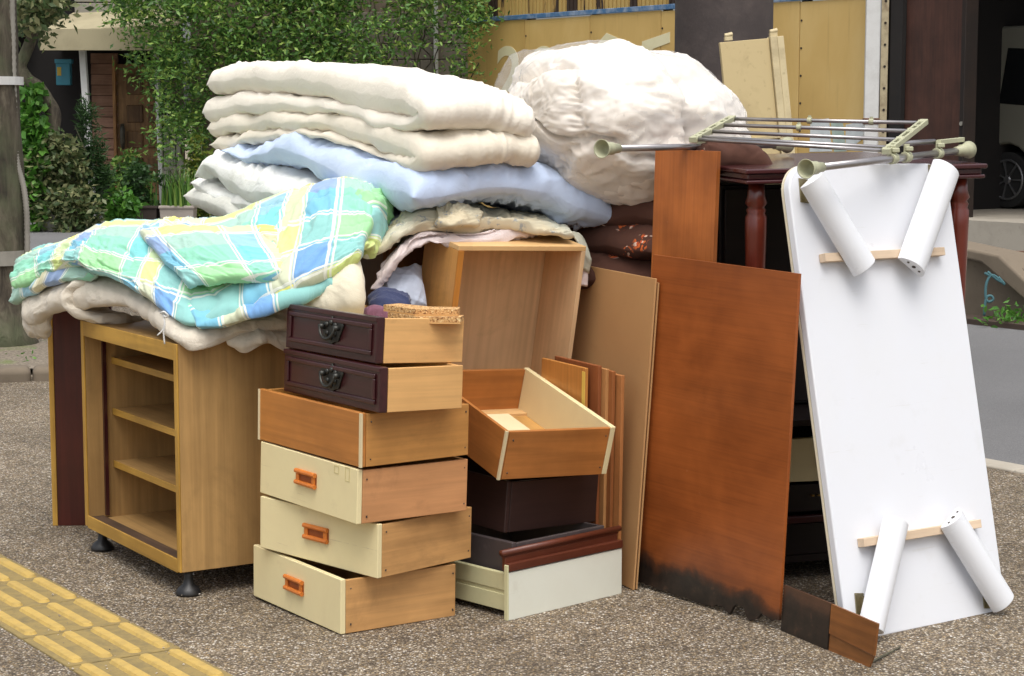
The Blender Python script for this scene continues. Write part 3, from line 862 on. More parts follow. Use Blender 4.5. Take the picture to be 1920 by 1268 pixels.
# ---------------- potted plants in front of the house
M_POT = paint('pale_pot', sr(150, 146, 138), .8, .5, sr(90, 84, 74), 6)
M_PLAN = paint('planter_plastic', sr(176, 166, 156), .6, .4, sr(110, 100, 90), 6)
M_DPOT = paint('dark_pot', sr(60, 50, 44), .8, .4, sr(40, 34, 30), 8)
def plant(name, label, px, pyb, pyt, wpx, mat, n, size, pot=None, asp=.45, seed=0, droop=.3, blob=9, blades=False, Y=None):
    base = gp(px, pyb) if Y is None else aty(px, pyb, Y) * np.array([1, 1, 0])
    Yb = base[1]; k = Yb / F_PX
    H_ = (pyb - pyt) * k; Wd = wpx * k
    rg = np.random.default_rng(seed + 100)
    o = thing(name, label, 'plant', base)
    z0 = .0
    if pot == 'round':
        m = MB(); m.lathe([(.0, 0), (Wd * .24, 0), (Wd * .30, H_ * .22), (Wd * .32, H_ * .24), (Wd * .28, H_ * .24), (Wd * .27, H_ * .2), (0, H_ * .2)], 20)
        obj('pot', m, M_POT, o, smooth=False); z0 = H_ * .2
    elif pot:
        m = MB(); hw, hd, hh = Wd * .52, .14, .24
        m.add([(-hw * .92, -hd * .85, 0), (hw * .92, -hd * .85, 0), (hw * .92, hd * .85, 0), (-hw * .92, hd * .85, 0), (-hw, -hd, hh), (hw, -hd, hh), (hw, hd, hh), (-hw, hd, hh)],
              [(0, 3, 2, 1), (4, 5, 6, 7), (0, 1, 5, 4), (1, 2, 6, 5), (2, 3, 7, 6), (3, 0, 4, 7)])
        m.box(-hw * 1.04, hw * 1.04, -hd * 1.08, hd * 1.08, hh - .03, hh + .004)
        obj('planter', m, M_PLAN if pot == 'box' else M_DPOT, o, bevel=.008); z0 = hh
    if blades:
        vs, fs = [], []
        for q in range(n):
            a = rg.uniform(0, 6.28); b0 = np.array([rg.normal() * Wd * .3, rg.normal() * .08, z0]); h = (H_ - z0) * rg.uniform(.5, 1.0); l = rg.uniform(.05, .35) * h
            d = np.array([math.cos(a), math.sin(a), 0]); w = np.array([-d[1], d[0], 0]) * size * .5
            i = len(vs)
            for s in (0, .5, 1):
                p = b0 + d * l * s ** 2 + np.array([0, 0, h * s * (1 - .15 * s)]); vs += [p - w * (1 - s * .95), p + w * (1 - s * .95)]
            fs += [(i, i + 1, i + 3, i + 2), (i + 2, i + 3, i + 5, i + 4)]
        obj('foliage', MB().add(vs, fs), mat, o)
    else:
        hh = H_ - z0
        cs = rg.normal(size=(blob * 3, 3)) * np.array([Wd * .24, Wd * .16, hh * .24]) + np.array([0, 0, z0 + hh * .5])
        cs[:, 2] = np.clip(cs[:, 2], z0 + .02, z0 + hh * .93)
        pt = np.concatenate([c + rg.normal(size=(max(3, n // len(cs)), 3)) * np.array([Wd * .09, Wd * .09, hh * .06 + .02]) for c in cs])
        pt[:, 2] = np.maximum(pt[:, 2], .02)
        obj('foliage', leaves(pt, size, asp, seed, droop), mat, o)
    m = MB()
    for q in range(4):
        m.tube([(0, 0, z0 * .9), (rg.normal() * Wd * .1, rg.normal() * .05, z0 + (H_ - z0) * .5), (rg.normal() * Wd * .2, rg.normal() * .08, z0 + (H_ - z0) * .85)], [.012, .009, .004], 6)
    obj('stem', m, M_BARK.m, o, smooth=True)
    return o
plant('variegated_shrub', 'variegated cream and green shrub in a pale round pot', 100, 432, 255, 100, M_LEAF_VAR, 2600, .09, 'round', .5, 1)
plant('low_shrub', 'low variegated shrub spilling at the foot of the pale round pot', 142, 434, 345, 70, M_LEAF_VAR, 1200, .08, None, .5, 2)
plant('feathery_conifer', 'dark feathery conifer beside the porch post', 168, 428, 205, 62, M_LEAF_DARK, 3600, .085, None, .16, 3, -.4)
plant('bright_herb', 'bright lime green leafy herb between planters', 222, 428, 362, 62, M_LEAF_BRIGHT, 700, .1, None, .5, 4)
plant('rose_bush', 'thin bushy rose plant in a dark planter', 262, 424, 315, 70, M_LEAF_DARK, 1400, .07, 'dark', .45, 5)
plant('iris_clump', 'clump of upright iris leaves in a pale plastic planter', 335, 424, 300, 62, M_LEAF_VINE, 150, .035, 'box', .4, 6, blades=True)
plant('golden_shrub', 'yellowish green shrub behind the iris planter', 372, 420, 250, 60, M_LEAF_YEL, 1500, .08, None, .45, 7)
plant('door_shrub', 'green leafy shrub before the house door', 240, 418, 290, 80, M_LEAF_VINE, 1300, .09, None, .4, 9, Y=24.6)
# twisted old tree with ivy at the left of the porch
tt_ = thing('twisted_tree', 'twisted grey garden tree with ivy up its trunk beside the porch', 'tree', gp(85, 432))
b_ = np.array(tt_.location)
m = MB(); q = [aty(px, py, b_[1]) - b_ for px, py in ((86, 434), (88, 330), (96, 250), (100, 215), (88, 190), (72, 165), (52, 150), (38, 125), (48, 100), (62, 60), (70, -20), (66, -90))]
m.tube(catmull(np.array(q), 60), list(np.linspace(.10, .055, 60)), 12); obj('trunk', m, M_BARK.m, tt_, smooth=True)
rg = np.random.default_rng(8)
pt = np.concatenate([aty(rg.uniform(42, 76), rg.uniform(160, 420), b_[1] - .15) - b_ + rg.normal(size=(14, 3)) * .05 for _ in range(75)])
obj('ivy', leaves(pt, .1, .7, 2, .5), M_LEAF_BRIGHT, tt_)
pt = np.concatenate([aty(rg.uniform(28, 110), rg.uniform(-160, 40) + 20 * rg.random(), b_[1] + rg.normal() * .3) - b_ + rg.normal(size=(30, 3)) * .12 for _ in range(80)])
obj('crown', leaves(pt, .1, .5, 12, .3), M_LEAF_VAR, tt_)

# =================================================================== THE PILE: furniture
M_CREAM = worn('cream_laminate', sr(232, 218, 170), .42, .8)
M_PALEG = paint('pale_green_wood', sr(206, 202, 160), .55, .3, sr(150, 140, 96), 5)
M_WHITEL = worn('white_laminate', sr(226, 228, 214), .35, .55)
C_PINE, C_ORANGE, C_HONEY = sr(206, 156, 98), sr(200, 132, 64), sr(226, 176, 112)
def pine(ax): return wood('drawer_side_pine', C_PINE, ax, .72, 80, .5, .3, True)
def orangew(ax): return wood('drawer_orange', C_ORANGE, ax, .75, 80, .45, .25, False)
def honey(ax): return wood('drawer_honey', C_HONEY, ax, .85, 80, .5, .12, False)
def mahog(ax): return wood('mahogany_dark', sr(66, 26, 30), ax, .6, 90, .28, .25, False, .4)
def brown(ax): return wood('brown_black', sr(56, 36, 32), ax, .7, 90, .5, .25)
M_NAIL = paint('nail', (.05, .035, .025), .6, .2)
M_ORP = paint('orange_plastic', sr(206, 118, 46), .35, .25, sr(120, 60, 20), 30)
M_ORPD = paint('orange_recess', sr(150, 78, 30), .5, .3, sr(80, 40, 15), 30)
M_IRON = paint('dark_iron', (.05, .05, .045), .45, .4, (.12, .12, .10), 40, metal=.7)
M_BOTTOM = paint('pale_ply', sr(222, 206, 166), .6, .2, sr(180, 150, 100), 5)

def nails(m, face, w, d, h, t):
    return m
def pull_handle(parent, x, z, y):
    L, Hh = .092, .035
    hd = obj('handle', MB().box(x - L / 2, x + L / 2, y - .003, y, z - Hh / 2, z + Hh / 2), M_ORPD, parent, bevel=.001)
    for s in (-1, 1):
        m = MB(); m.tube([(x - L / 2, y - .006, z + s * Hh * .42), (x + L / 2, y - .006, z + s * Hh * .42)], .0062, 10); obj('rail', m, M_ORP, hd, smooth=False)
        obj('end', MB().box(x + s * (L / 2 - .009) - .007, x + s * (L / 2 - .009) + .007, y - .008, y - .002, z - Hh * .36, z + Hh * .36), M_ORP, hd, bevel=.003)
    return hd
def bail_handle(parent, x, z, y):
    q = [(-.05, .012), (-.042, .026), (-.026, .024), (-.014, .016), (0, .03), (.014, .016), (.026, .024), (.042, .026), (.05, .012), (.038, -.008), (.03, -.024), (.012, -.028), (0, -.034), (-.012, -.028), (-.03, -.024), (-.038, -.008)]
    q = [(x + a * 1.1, z + b * 1.15) for a, b in q]
    hd = obj('handle', MB().prism(q, y - .005, y, 'y'), M_IRON, parent, bevel=.0015)
    for s in (-1, 1):
        m = MB(); m.tube([(x + s * .034, y - .004, z + .006), (x + s * .034, y - .02, z + .006)], [.008, .006], 12); obj('knob', m, M_IRON, hd, smooth=True)
    pts = [(x + .034 * math.cos(a), y - .017 - .004 * math.sin(a), z + .006 - .03 * math.sin(a)) for a in np.linspace(0, math.pi, 15)]
    m = MB(); m.tube(pts, .0038, 8); obj('bail', m, M_IRON, hd, smooth=True)
    m = MB()
    for (a, b) in ((-.02, .012), (0, .018), (.02, .012), (-.018, -.01), (.018, -.01), (0, -.02)):
        m.lathe([(.0085, 0), (.006, .004), (0.0005, .0055)], 8)
        vs = m.v[-24:]; m.v[-24:] = [(x + a + p[0], y - .005 - p[2], z + b + p[1]) for p in vs]
    obj('relief', m, M_IRON, hd, smooth=True)
    return hd
def drawer(name, label, pos, rot, dims, mf, ms, mb, handle=None, far=False, tf=.016, ts=.011, group=None, frame=False, nail=True, over=0.0, inner=None):
    """x in [-w,0], y in [0,d], front panel at y=0 (or y=d when far)"""
    w, d, h = dims
    o = thing(name, label, 'drawer', pos, rot, group)
    y0, y1 = (tf, d - ts) if not far else (ts, d - tf)
    if not far:
        fp = obj('front_panel', MB().box(-w - over, over, 0, tf - .0008, 0, h + over), mf, o, bevel=.0025)
        obj('back_panel', MB().box(-w + ts + .0005, -ts - .0005, d - ts, d, .004, h - .004), mb, o, bevel=.0015)
    else:
        fp = obj('front_panel', MB().box(-w - over, over, d - tf, d, 0, h + over), mf, o, bevel=.0025)
        obj('back_panel', MB().box(-w, 0, 0, ts - .0008, 0, h - .002), mb, o, bevel=.0015)
    for x0 in (-w, -ts):
        ye = d if not far else y1 - .0005
        sp = obj('side_panel', MB().box(x0, x0 + ts, y0, ye, 0, h - .003), ms, o, bevel=.002)
        if nail and x0 == -ts:
            m = MB()
            for yy in (y0 + .013, ye - .01):
                for zz in (.02, h - .025):
                    m.tube([(-.0003, yy + random.uniform(-.003, .003), zz + random.uniform(-.006, .006)), (.0006, yy, zz)], .0022, 8)
            obj('nail', m, M_NAIL, sp)
    obj('bottom_panel', MB().box(-w + ts + .0005, -ts - .0005, y0 + .0005, y1 - .0005, .008, .012), inner or M_BOTTOM, o)
    if handle == 'pull':
        pull_handle(fp, -w * .5 + .0, h * .56, 0)
    if frame:
        mo = .018
        for (a, b, c, e) in ((-w + mo, -mo, h - mo - .012, h - mo), (-w + mo, -mo, mo, mo + .012), (-w + mo, -w + mo + .012, mo + .012, h - mo - .012), (-mo - .012, -mo, mo + .012, h - mo - .012)):
            obj('moulding', MB().box(a, b, -.006, .0, c, e), mf, fp, bevel=.003)
        obj('raised_edge', MB().box(-w, 0, -.004, 0, h - .012, h), mf, fp, bevel=.004)
        bail_handle(fp, -w * .47, h * .58, -.0)
    return o
E_ = lambda yaw, rx, ry: (RAD(rx), RAD(ry), RAD(yaw))
drawer('drawer', 'cream fronted drawer lying on the gravel, lowest of the stack by the open cabinet', (-.431, 4.845, .002), E_(-54.8, -.4, .8), (.466, .346, .141), M_CREAM, pine('y'), pine('x'), 'pull', group='cream drawers in the stack', inner=brown('x'))
drawer('drawer', 'cream fronted drawer turned askew on the lowest drawer of the stack', (-.337, 4.842, .146), E_(-43.2, -.2, 1.4), (.458, .335, .139), M_CREAM, pine('y'), pine('x'), 'pull', group='cream drawers in the stack')
d3 = drawer('drawer', 'cream fronted drawer with two sticker marks under the plain wooden drawer', (-.385, 4.804, .292), E_(-51.7, -1.2, 1.4), (.46, .341, .138), M_CREAM, wood('drawer_side_pinkish', sr(208, 150, 100), 'y', .82, 80, .5, .15), pine('x'), 'pull', group='cream drawers in the stack')
M_STK = paint('sticker_mark', sr(206, 192, 140), .6, .4, sr(170, 150, 100), 20)
fp = [c for c in d3.children if c.name.startswith('front_panel')][0]
for (x, z, w, h) in ((-.105, .112, .022, .018), (-.055, .1, .02, .034)):
    m = MB()
    for (a, b, c, e) in ((x, x + w, z, z + .003), (x, x + w, z + h, z + h + .003), (x, x + .003, z + .003, z + h), (x + w - .003, x + w, z + .003, z + h)):
        m.box(a, b, -.0006, .0, c, e)
    obj('sticker_mark', m, M_STK, fp)
dd = drawer('drawer', 'plain orange wood drawer turned backwards beneath the two dark drawers', (-.373, 4.797, .436), E_(-51.5, -.6, 1.1), (.481, .333, .136), orangew('x'), wood('drawer_orange_side', sr(204, 146, 78), 'y', .8, 80, .45, .3), orangew('x'))
obj('edge_strip', MB().box(-.007, .0015, -.0015, .004, 0, .135), M_BOTTOM, dd)
obj('edge_strip', MB().box(-.4825, -.474, -.0015, .004, 0, .135), M_BOTTOM, dd)
drawer('drawer', 'dark mahogany drawer with an ornate bail handle under its twin', (-.324, 4.765, .577), E_(-54.1, -2.2, .2), (.473, .245, .112), mahog('x'), honey('y'), honey('x'), frame=True, tf=.024, group='dark mahogany drawers on the stack', nail=False)
drawer('drawer', 'dark mahogany drawer with an ornate bail handle on top of the stack', (-.336, 4.817, .692), E_(-52.4, -3.6, .2), (.426, .265, .115), mahog('x'), honey('y'), honey('x'), frame=True, tf=.024, group='dark mahogany drawers on the stack', nail=False)

# broken chipboard pieces on the top drawer
def chip(name):
    t = NT(name); v = t.coord(scale=(1, 1, 1))
    vo = t.n('TexVoronoi'); vo.inputs['Scale'].default_value = 260; t.l(v, vo.inputs['Vector'])
    s_ = t.n('SeparateColor'); t.l(vo.outputs['Color'], s_.inputs[0])
    t.col(t.ramp(s_.outputs[0], [(0, sr(120, 76, 40)), (.3, sr(190, 140, 86)), (.7, sr(214, 170, 112)), (1, sr(236, 204, 150))])); t.set(Roughness=.9)
    t.bump(vo.outputs['Distance'], .6, .003)
    return t.m
M_CHIP = chip('chipboard')
cb = aty(792, 606, 4.93)
for k, (x0, y0, z0, lab, yw) in enumerate(((0, 0, .0, 'honey veneered broken chipboard piece lying across the top dark drawer', -6), (-.008, .022, .0175, 'upper broken chipboard piece resting on the lower chipboard piece', -4))):
    o = thing('chipboard_offcut', lab, 'offcut', (cb[0] + x0, cb[1] + y0, cb[2] + z0), (0, 0, RAD(yw)))
    L = .098
    pl_ = [(-.105, .10), (-.01, -.012), (L, -.012), (L, .05), (.02, .06), (-.07, .14)]
    obj('core', MB().prism(pl_, .004, .0165, 'z'), M_CHIP, o)
    obj('veneer', MB().prism([(a, b - .001 if b < 0 else b) for a, b in pl_], 0, .0036, 'z'), honey('x'), o)

# shelf cabinet with black feet
M_CABX, M_CABZ, M_CABY = wood('cabinet_oak', sr(184, 146, 92), 'x', .7, 110, .5, .3), wood('cabinet_oak', sr(184, 146, 92), 'z', .72, 120, .5, .25), wood('cabinet_oak', sr(184, 146, 92), 'y', .7, 110, .5, .3)
M_EDGE = wood('cabinet_edge', sr(206, 160, 70), 'z', .75, 80, .55, .35)
M_EDGEX = wood('cabinet_edge', sr(206, 160, 70), 'x', .75, 80, .55, .35)
cab = thing('shelf_cabinet', 'oak shelf cabinet without doors on black feet under the plaid quilt', 'cabinet', (-.896, 5.227, .07), (0, 0, RAD(-58)))
w, d, h, t_ = .74, .42, .622, .022
for x0 in (-w, -t_):
    sp = obj('side_panel', MB().box(x0, x0 + t_, .006, d, 0, h), M_CABZ, cab, bevel=.0015)
    obj('edge_band', MB().box(x0, x0 + t_, 0, .0055, 0, h), M_EDGE, sp, bevel=.0015)
bp_ = obj('bottom_panel', MB().box(-w + t_, -t_, .006, d - .01, 0, .022), M_CABX, cab)
obj('edge_band', MB().box(-w + t_ + .0005, -t_ - .0005, 0, .0055, -.004, .034), M_EDGEX, bp_, bevel=.0015)
obj('door_track', MB().box(-w + t_ + .001, -t_ - .001, .0065, .05, .0225, .029), wood('track', sr(96, 72, 52), 'x', .6, 60, .7, .5), bp_)
tp_ = obj('top_panel', MB().box(-w + t_, -t_, .006, d - .01, h - .022, h), M_CABX, cab)
obj('edge_band', MB().box(-w + t_ + .0005, -t_ - .0005, 0, .0055, h - .045, h), M_EDGEX, tp_, bevel=.0015)
obj('back_panel', MB().box(-w + t_, -t_, d - .009, d - .002, .022, h - .022), M_CABZ, cab)
obj('door_stop', MB().box(-w + t_ + .0005, -w + t_ + .012, .055, .066, .03, h - .05), mahog('z'), cab)
for z in (.175, .335, .49):
    sh = obj('shelf', MB().box(-w + t_ + .001, -t_ - .001, .09, d - .01, z, z + .018), M_CABX, cab)
    obj('edge_band', MB().box(-w + t_ + .001, -t_ - .001, .085, .0895, z - .001, z + .019), M_EDGEX, sh, bevel=.0015)
M_FOOT = paint('black_foot', (.012, .012, .013), .45, .4, (.07, .065, .06), 30)
for (x, y) in ((-.03, .035), (-w + .05, .035), (-.03, d - .05), (-w + .05, d - .05)):
    m = MB(); m.lathe([(.0, -.0695), (.034, -.0695), (.035, -.062), (.028, -.05), (.015, -.04), (.012, -.02), (.012, 0)], 24, (x, y, 0))
    obj('foot', m, M_FOOT, cab, smooth=True)
# dark door panel standing at the cabinet's far side
g_ = gp(99, 986)
dp_ = thing('door_panel', 'dark mahogany door panel with a pale edge standing beside the shelf cabinet', 'panel', g_, (0, 0, RAD(2)))
obj('board', MB().box(.017, .20, .0, .02, 0, .80), wood('panel_mahogany', sr(92, 36, 26), 'z', .6, 90, .35, .35), dp_, bevel=.001)
obj('edge_band', MB().box(0, .0165, -.002, .022, 0, .80), M_EDGE, dp_, bevel=.002)

# tilted open drawer over two dark drawers and the white fronted one
d7 = drawer('drawer', 'open orange wood drawer tilted forward with a card inside', (-.037, 5.042, .36), E_(-58.9, -3.1, 14.0), (.459, .343, .137), M_CREAM, wood('drawer_tilt_orange', sr(198, 128, 64), 'y', .72, 80, .45, .35), wood('drawer_tilt_orange', sr(198, 128, 64), 'x', .72, 80, .45, .35), None, True, inner=wood('drawer_tilt_base', sr(208, 160, 92), 'x', .8))
obj('card', MB().box(-.26, -.06, .03, .17, .072, .078), M_BOTTOM, d7)
obj('edge_strip', MB().box(-.006, .0012, -.0012, .006, 0, .135), M_BOTTOM, d7)
drawer('drawer', 'dark brown drawer under the tilted orange drawer', (-.021, 5.116, .204), E_(-47, -3.0, 2.6), (.40, .344, .138), brown('x'), brown('y'), brown('x'), nail=False)
wd = thing('drawer', 'drawer with a white front panel and pale grooved sides standing on the gravel', 'drawer', (-.008, 4.991, 0), (0, 0, RAD(-46.6)))
fpw = obj('front_panel', MB().box(-.013, .0, .0, .424, 0, .126), M_WHITEL, wd, bevel=.0015)
obj('edge_band', MB().box(-.0135, .0005, -.005, -.0003, 0, .146), M_PALEG, fpw, bevel=.0015)
for y0 in (.012, .395):
    sp = obj('side_panel', MB().box(-.42, -.0138, y0, y0 + .014, .018, .062), M_PALEG, wd, bevel=.002)
    obj('side_panel', MB().box(-.42, -.0138, y0 + .004, y0 + .014, .062, .072), M_PALEG, wd)
    obj('side_panel', MB().box(-.42, -.0138, y0, y0 + .014, .072, .118), M_PALEG, wd, bevel=.002)
obj('back_panel', MB().box(-.43, -.4205, .012, .409, .018, .118), M_PALEG, wd, bevel=.002)
obj('bottom_panel', MB().box(-.42, -.014, .0265, .3945, .024, .028), M_BOTTOM, wd)
gd = drawer('drawer', 'charcoal drawer set inside the white fronted drawer', (.0005, 5.0403, .032), E_(-46.6, 0, 0), (.375, .345, .162), paint('charcoal', sr(70, 62, 62), .5, .4, sr(110, 100, 96), 6), MATS['charcoal'], MATS['charcoal'], nail=False)
fb = thing('mahogany_board', 'loose mahogany drawer front with a moulded rail lying on the white drawer', 'board', (-.008, 4.991, .1285), (0, 0, RAD(-46.6)))
obj('board', MB().box(-.013, .003, -.0, .425, 0, .021), wood('mahogany_mid', sr(104, 52, 34), 'y', .6, 90, .4, .25), fb, bevel=.002)
obj('board', MB().box(-.026, -.0135, .0, .42, .0, .036), MATS['mahogany_midy'], fb, bevel=.002)
m = MB(); m.tube([(-.016, -.012, .048), (-.016, .43, .05)], .0085, 12); obj('rail', m, MATS['mahogany_midy'], fb, smooth=True)
obj('rail_web', MB().box(-.0205, -.0155, -.008, .426, .0362, .05), MATS['mahogany_midy'], fb)

# open box on its side
bx = thing('open_box', 'tall open fronted wooden box leaning behind the tilted drawer', 'box', tuple(aty(861, 461, 5.33)), E_(-58, -2.3, 9.5))
bw_, bd_, bh_ = .418, .185, .50
M_BOX = wood('box_ply', sr(222, 186, 142), 'z', .93, 70, .6, .16)
M_BOXT = wood('box_top', sr(232, 190, 132), 'y', .85, 80, .5, .15)
M_BOXS = wood('box_side', sr(216, 158, 88), 'z', .82, 110, .45, .12)
obj('top_panel', MB().box(-bd_, .0, 0, bw_, -.014, 0), M_BOXT, bx, bevel=.0015)
sp = obj('side_panel', MB().box(-bd_, -.002, 0, .014, -bh_, -.0145), M_BOXS, bx, bevel=.0015)
obj('edge_band', MB().box(-.0015, .004, -.001, .016, -bh_, -.0145), wood('box_edge', sr(206, 136, 56), 'z', .8), sp)
obj('side_panel', MB().box(-bd_, 0, bw_ - .014, bw_, -bh_, -.0145), M_BOX, bx, bevel=.0015)
obj('back_panel', MB().box(-bd_, -bd_ + .005, .0145, bw_ - .0145, -bh_, -.0145), M_BOX, bx)
obj('bottom_panel', MB().box(-bd_ + .0055, 0, .0145, bw_ - .0145, -bh_, -bh_ + .014), M_BOXT, bx)

# slats and hardboards
M_HARD = paint('hardboard', sr(190, 146, 96), .7, .25, sr(150, 106, 62), 2.5)
for k, (off, lab) in enumerate(((0, 'tan hardboard sheet leaning between the open box and the red board'), (.011, 'second hardboard sheet leaning right behind the front one'))):
    q = np.array([.333, 5.313]) + off * np.array([.9, .42])
    o = thing('hardboard_sheet', lab, 'board', (q[0], q[1], .002), E_(-65.3, -3.6, 1.0))
    obj('sheet', MB().box(-.52, -.004 * k, 0, .005, 0, .86 - .012 * k), M_HARD, o, bevel=.001)
sl = [(1092, 688, .2, sr(204, 140, 70)), (1117, 684, .2, sr(150, 88, 50)), (1131, 690, .2, sr(196, 142, 88)), (1143, 694, .2, sr(166, 104, 58)), (1160, 702, .2, sr(188, 126, 74))]
for k, (px, py, wd_, c) in enumerate(sl):
    q = aty(px, py, 5.38 - .008 * k)
    o = thing('timber_plank', ('orange plank with a yellow edge beside the open box', 'brown plank between the orange and the tan plank', 'tan plank standing amid the planks by the hardboard', 'reddish plank next to the outermost plank', 'outermost brown plank standing against the hardboard')[k], 'plank', (q[0], q[1], 0), E_(-54, 1, 2.5), 'planks standing behind the tilted drawer')
    obj('board', MB().box(-wd_, 0, 0, .011, 0, q[2]), wood('slat_%d' % k, c, 'z', .7), o, bevel=.0015)
    if k == 0:
        obj('edge_band', MB().box(-.012, .0006, -.002, -.0002, 0, q[2] - .01), paint('yellow_edge', sr(222, 190, 90), .5, .2), o)

# red plywood boards
def redply(name, c, mould=True, axis='x'):
    t = NT(name)
    st = {'x': (1.2, 20, 20), 'z': (20, 20, 1.2)}[axis]
    g = t.noise(t.coord(scale=st), 1, 6, .6, 1.0); g2 = t.noise(t.coord(scale=tuple(a * 9 if a > 2 else 4 for a in st)), 1, 3)
    col = t.ramp(g, [(.25, sc(c, .82)), (.55, c), (.85, sc(c, 1.12))])
    col = t.mix(.6, col, t.ramp(g2, [(.3, (.75, .72, .7)), (.6, (1, 1, 1))]), 'MULTIPLY')
    b_ = t.noise(t.coord(scale=(1, 1, 1)), 3.0, 4, .6, .4)
    col = t.mix(.9, col, t.ramp(b_, [(.34, (.66, .6, .55)), (.6, (1.1, 1.08, 1.05))]), 'MULTIPLY')
    sc_ = t.noise(t.coord(scale=(1, 1, 1)), 34, 5, .75)
    col = t.mix(t.ramp(sc_, [(.69, (0, 0, 0)), (.76, (.35,) * 3)]), col, sr(210, 160, 120))
    if mould:
        tc = t.n('TexCoord'); sx = t.n('SeparateXYZ'); t.l(tc.outputs['Object'], sx.inputs[0])
        nn = t.noise(t.coord(scale=(1, 1, 1), rand=False), 7, 5, .6, .3)
        m1 = t.n('Math', operation='MULTIPLY_ADD'); m1.inputs[1].default_value = -.13; t.l(nn, m1.inputs[0]); t.l(sx.outputs[2], m1.inputs[2])
        m2 = t.n('Math', operation='MULTIPLY_ADD'); m2.inputs[1].default_value = .05; t.l(sx.outputs[0], m2.inputs[0]); t.l(m1.outputs[0], m2.inputs[2])
        f = t.ramp(m2.outputs[0], [(.0, (1, 1, 1)), (.022, (.85,) * 3), (.045, (.25,) * 3), (.10, (0, 0, 0))])
        n9 = t.noise(t.coord(scale=(1, 1, 1), rand=False), 26, 5, .7)
        col = t.mix(f, col, t.ramp(n9, [(.35, sr(24, 20, 18)), (.6, sr(46, 36, 30)), (.75, sr(92, 66, 48))]))
    t.col(col); t.set(Roughness=.42); t.bump(g2, .15, .0008)
    return t.m
M_RED = redply('red_plywood', sr(166, 92, 42)); M_RED2 = redply('red_plywood_tall', sr(178, 104, 48), False, 'z')
o = thing('plywood_board', 'large red brown plywood board with a blackened rotten lower edge', 'board', (.346, 5.372, .0), E_(-55.4, -1.9, 1.4))
rg = np.random.default_rng(2)
low = [(x, (.004 + .012 * abs(math.sin(x * 40)) * (x > .3) + rg.uniform(0, .006) + (.018 if .40 < x < .455 else 0) + (.016 if x > .5 else 0) + .006)) for x in np.linspace(0, .580, 44)]
obj('sheet', MB().prism([(0, .923)] + low + [(.580, .923)], 0, .009, 'y'), M_RED, o, bevel=.0006)
o = thing('plywood_board', 'tall narrow red brown board standing behind the large plywood board', 'board', (.362, 5.45, .002), E_(-46, -1.6, .6))
obj('sheet', MB().box(0, .222, 0, .016, 0, 1.205), M_RED2, o, bevel=.001)
o = thing('low_board', 'low stained board jutting out from under the large plywood board', 'board', (.678, 4.892, 0), E_(-64.4, -4, .4))
M_LOWA = redply('stained_low_board', sr(96, 66, 48)); M_LOWB = wood('orange_low_board', sr(158, 100, 48), 'x', .6, 80, .45, .4)
obj('sheet', MB().prism([(0, 0), (.205, 0), (.205, .118), (0, .118)], .004, .010, 'y'), M_LOWA, o)
obj('strip', MB().prism([(.207, .044), (.392, .036), (.396, .114), (.207, .117)], .004, .010, 'y'), M_LOWB, o)
obj('strip', MB().prism([(.207, 0), (.372, 0), (.388, .0345), (.207, .0425)], .007, .012, 'y'), wood('orange_low_board2', sr(140, 90, 46), 'x', .6, 80, .45, .4), o)

# dining table on a dark chest
M_TBL = wood('table_mahogany', sr(74, 30, 34), 'x', .65, 90, .22, .3, False, .5)
TBX = aty(1399, 318, 5.2)
tbl = thing('dining_table', 'dark mahogany dining table with turned legs raised on dark furniture', 'table', TBX, E_(17.4, 1.6, -.8))
TW, TD = .72, .72
tt = obj('table_top', MB().box(0, TW, 0, TD, -.013, 0), M_TBL, tbl, bevel=.004, seg=3)
obj('moulding', MB().box(.012, TW - .012, .012, TD - .012, -.029, -.0135), M_TBL, tt, bevel=.003)
obj('moulding', MB().box(.004, TW - .004, .004, TD - .004, -.040, -.0295), M_TBL, tt, bevel=.004, seg=3)
M_LEGW = wood('leg_red', sr(112, 42, 26), 'z', .6, 90, .3, .3, False, .4)
LH = TBX[2] - .475
for (x, y) in ((.055, .055), (TW - .055, .055), (.055, TD - .055), (TW - .055, TD - .055)):
    m = MB()
    m.lathe([(.017, -LH), (.02, -LH + .1), (.026, -.3), (.029, -.175), (.029, -.13), (.024, -.122), (.027, -.112), (.022, -.104), (.030, -.094), (.024, -.075), (.022, -.0405)], 10, (x, y, 0))
    obj('leg', m, M_LEGW, tbl, smooth=True)
lowc = thing('dark_chest', 'black lacquered chest with a cream drawer inside, behind the white table', 'chest', (.56, 5.36, 0), (0, 0, RAD(17.4)))
M_BLK2 = wood('black_lacquer', sr(32, 22, 22), 'x', .6, 90, .35, .2)
obj('side_panel', MB().box(0, .02, .0, .62, 0, .455), M_BLK2, lowc); obj('side_panel', MB().box(.64, .66, .0, .62, 0, .455), M_BLK2, lowc)
obj('top_panel', MB().box(-.02, .68, -.1, .64, .4555, .474), M_BLK2, lowc, bevel=.003)
obj('bottom_panel', MB().box(.0205, .6395, .01, .62, .05, .07), M_BLK2, lowc)
obj('back_panel', MB().box(.0205, .6395, .60, .62, .0705, .455), M_BLK2, lowc)
obj('moulding', MB().box(.0205, .6395, -.012, .012, .165, .185), mahog('x'), lowc, bevel=.004)
obj('drawer_front', MB().box(.03, .63, .012, .03, .07, .160), M_BLK2, lowc, bevel=.003)
obj('drawer_front', MB().box(.03, .63, .02, .04, .19, .27), M_BLK2, lowc, bevel=.003)
cf = obj('drawer_front', MB().prism([(.04, .285), (.63, .275), (.63, .41), (.04, .40)], .0, .018, 'y'), M_CREAM, lowc, bevel=.002)
hd = pull_handle(cf, .36, .345, -.0)
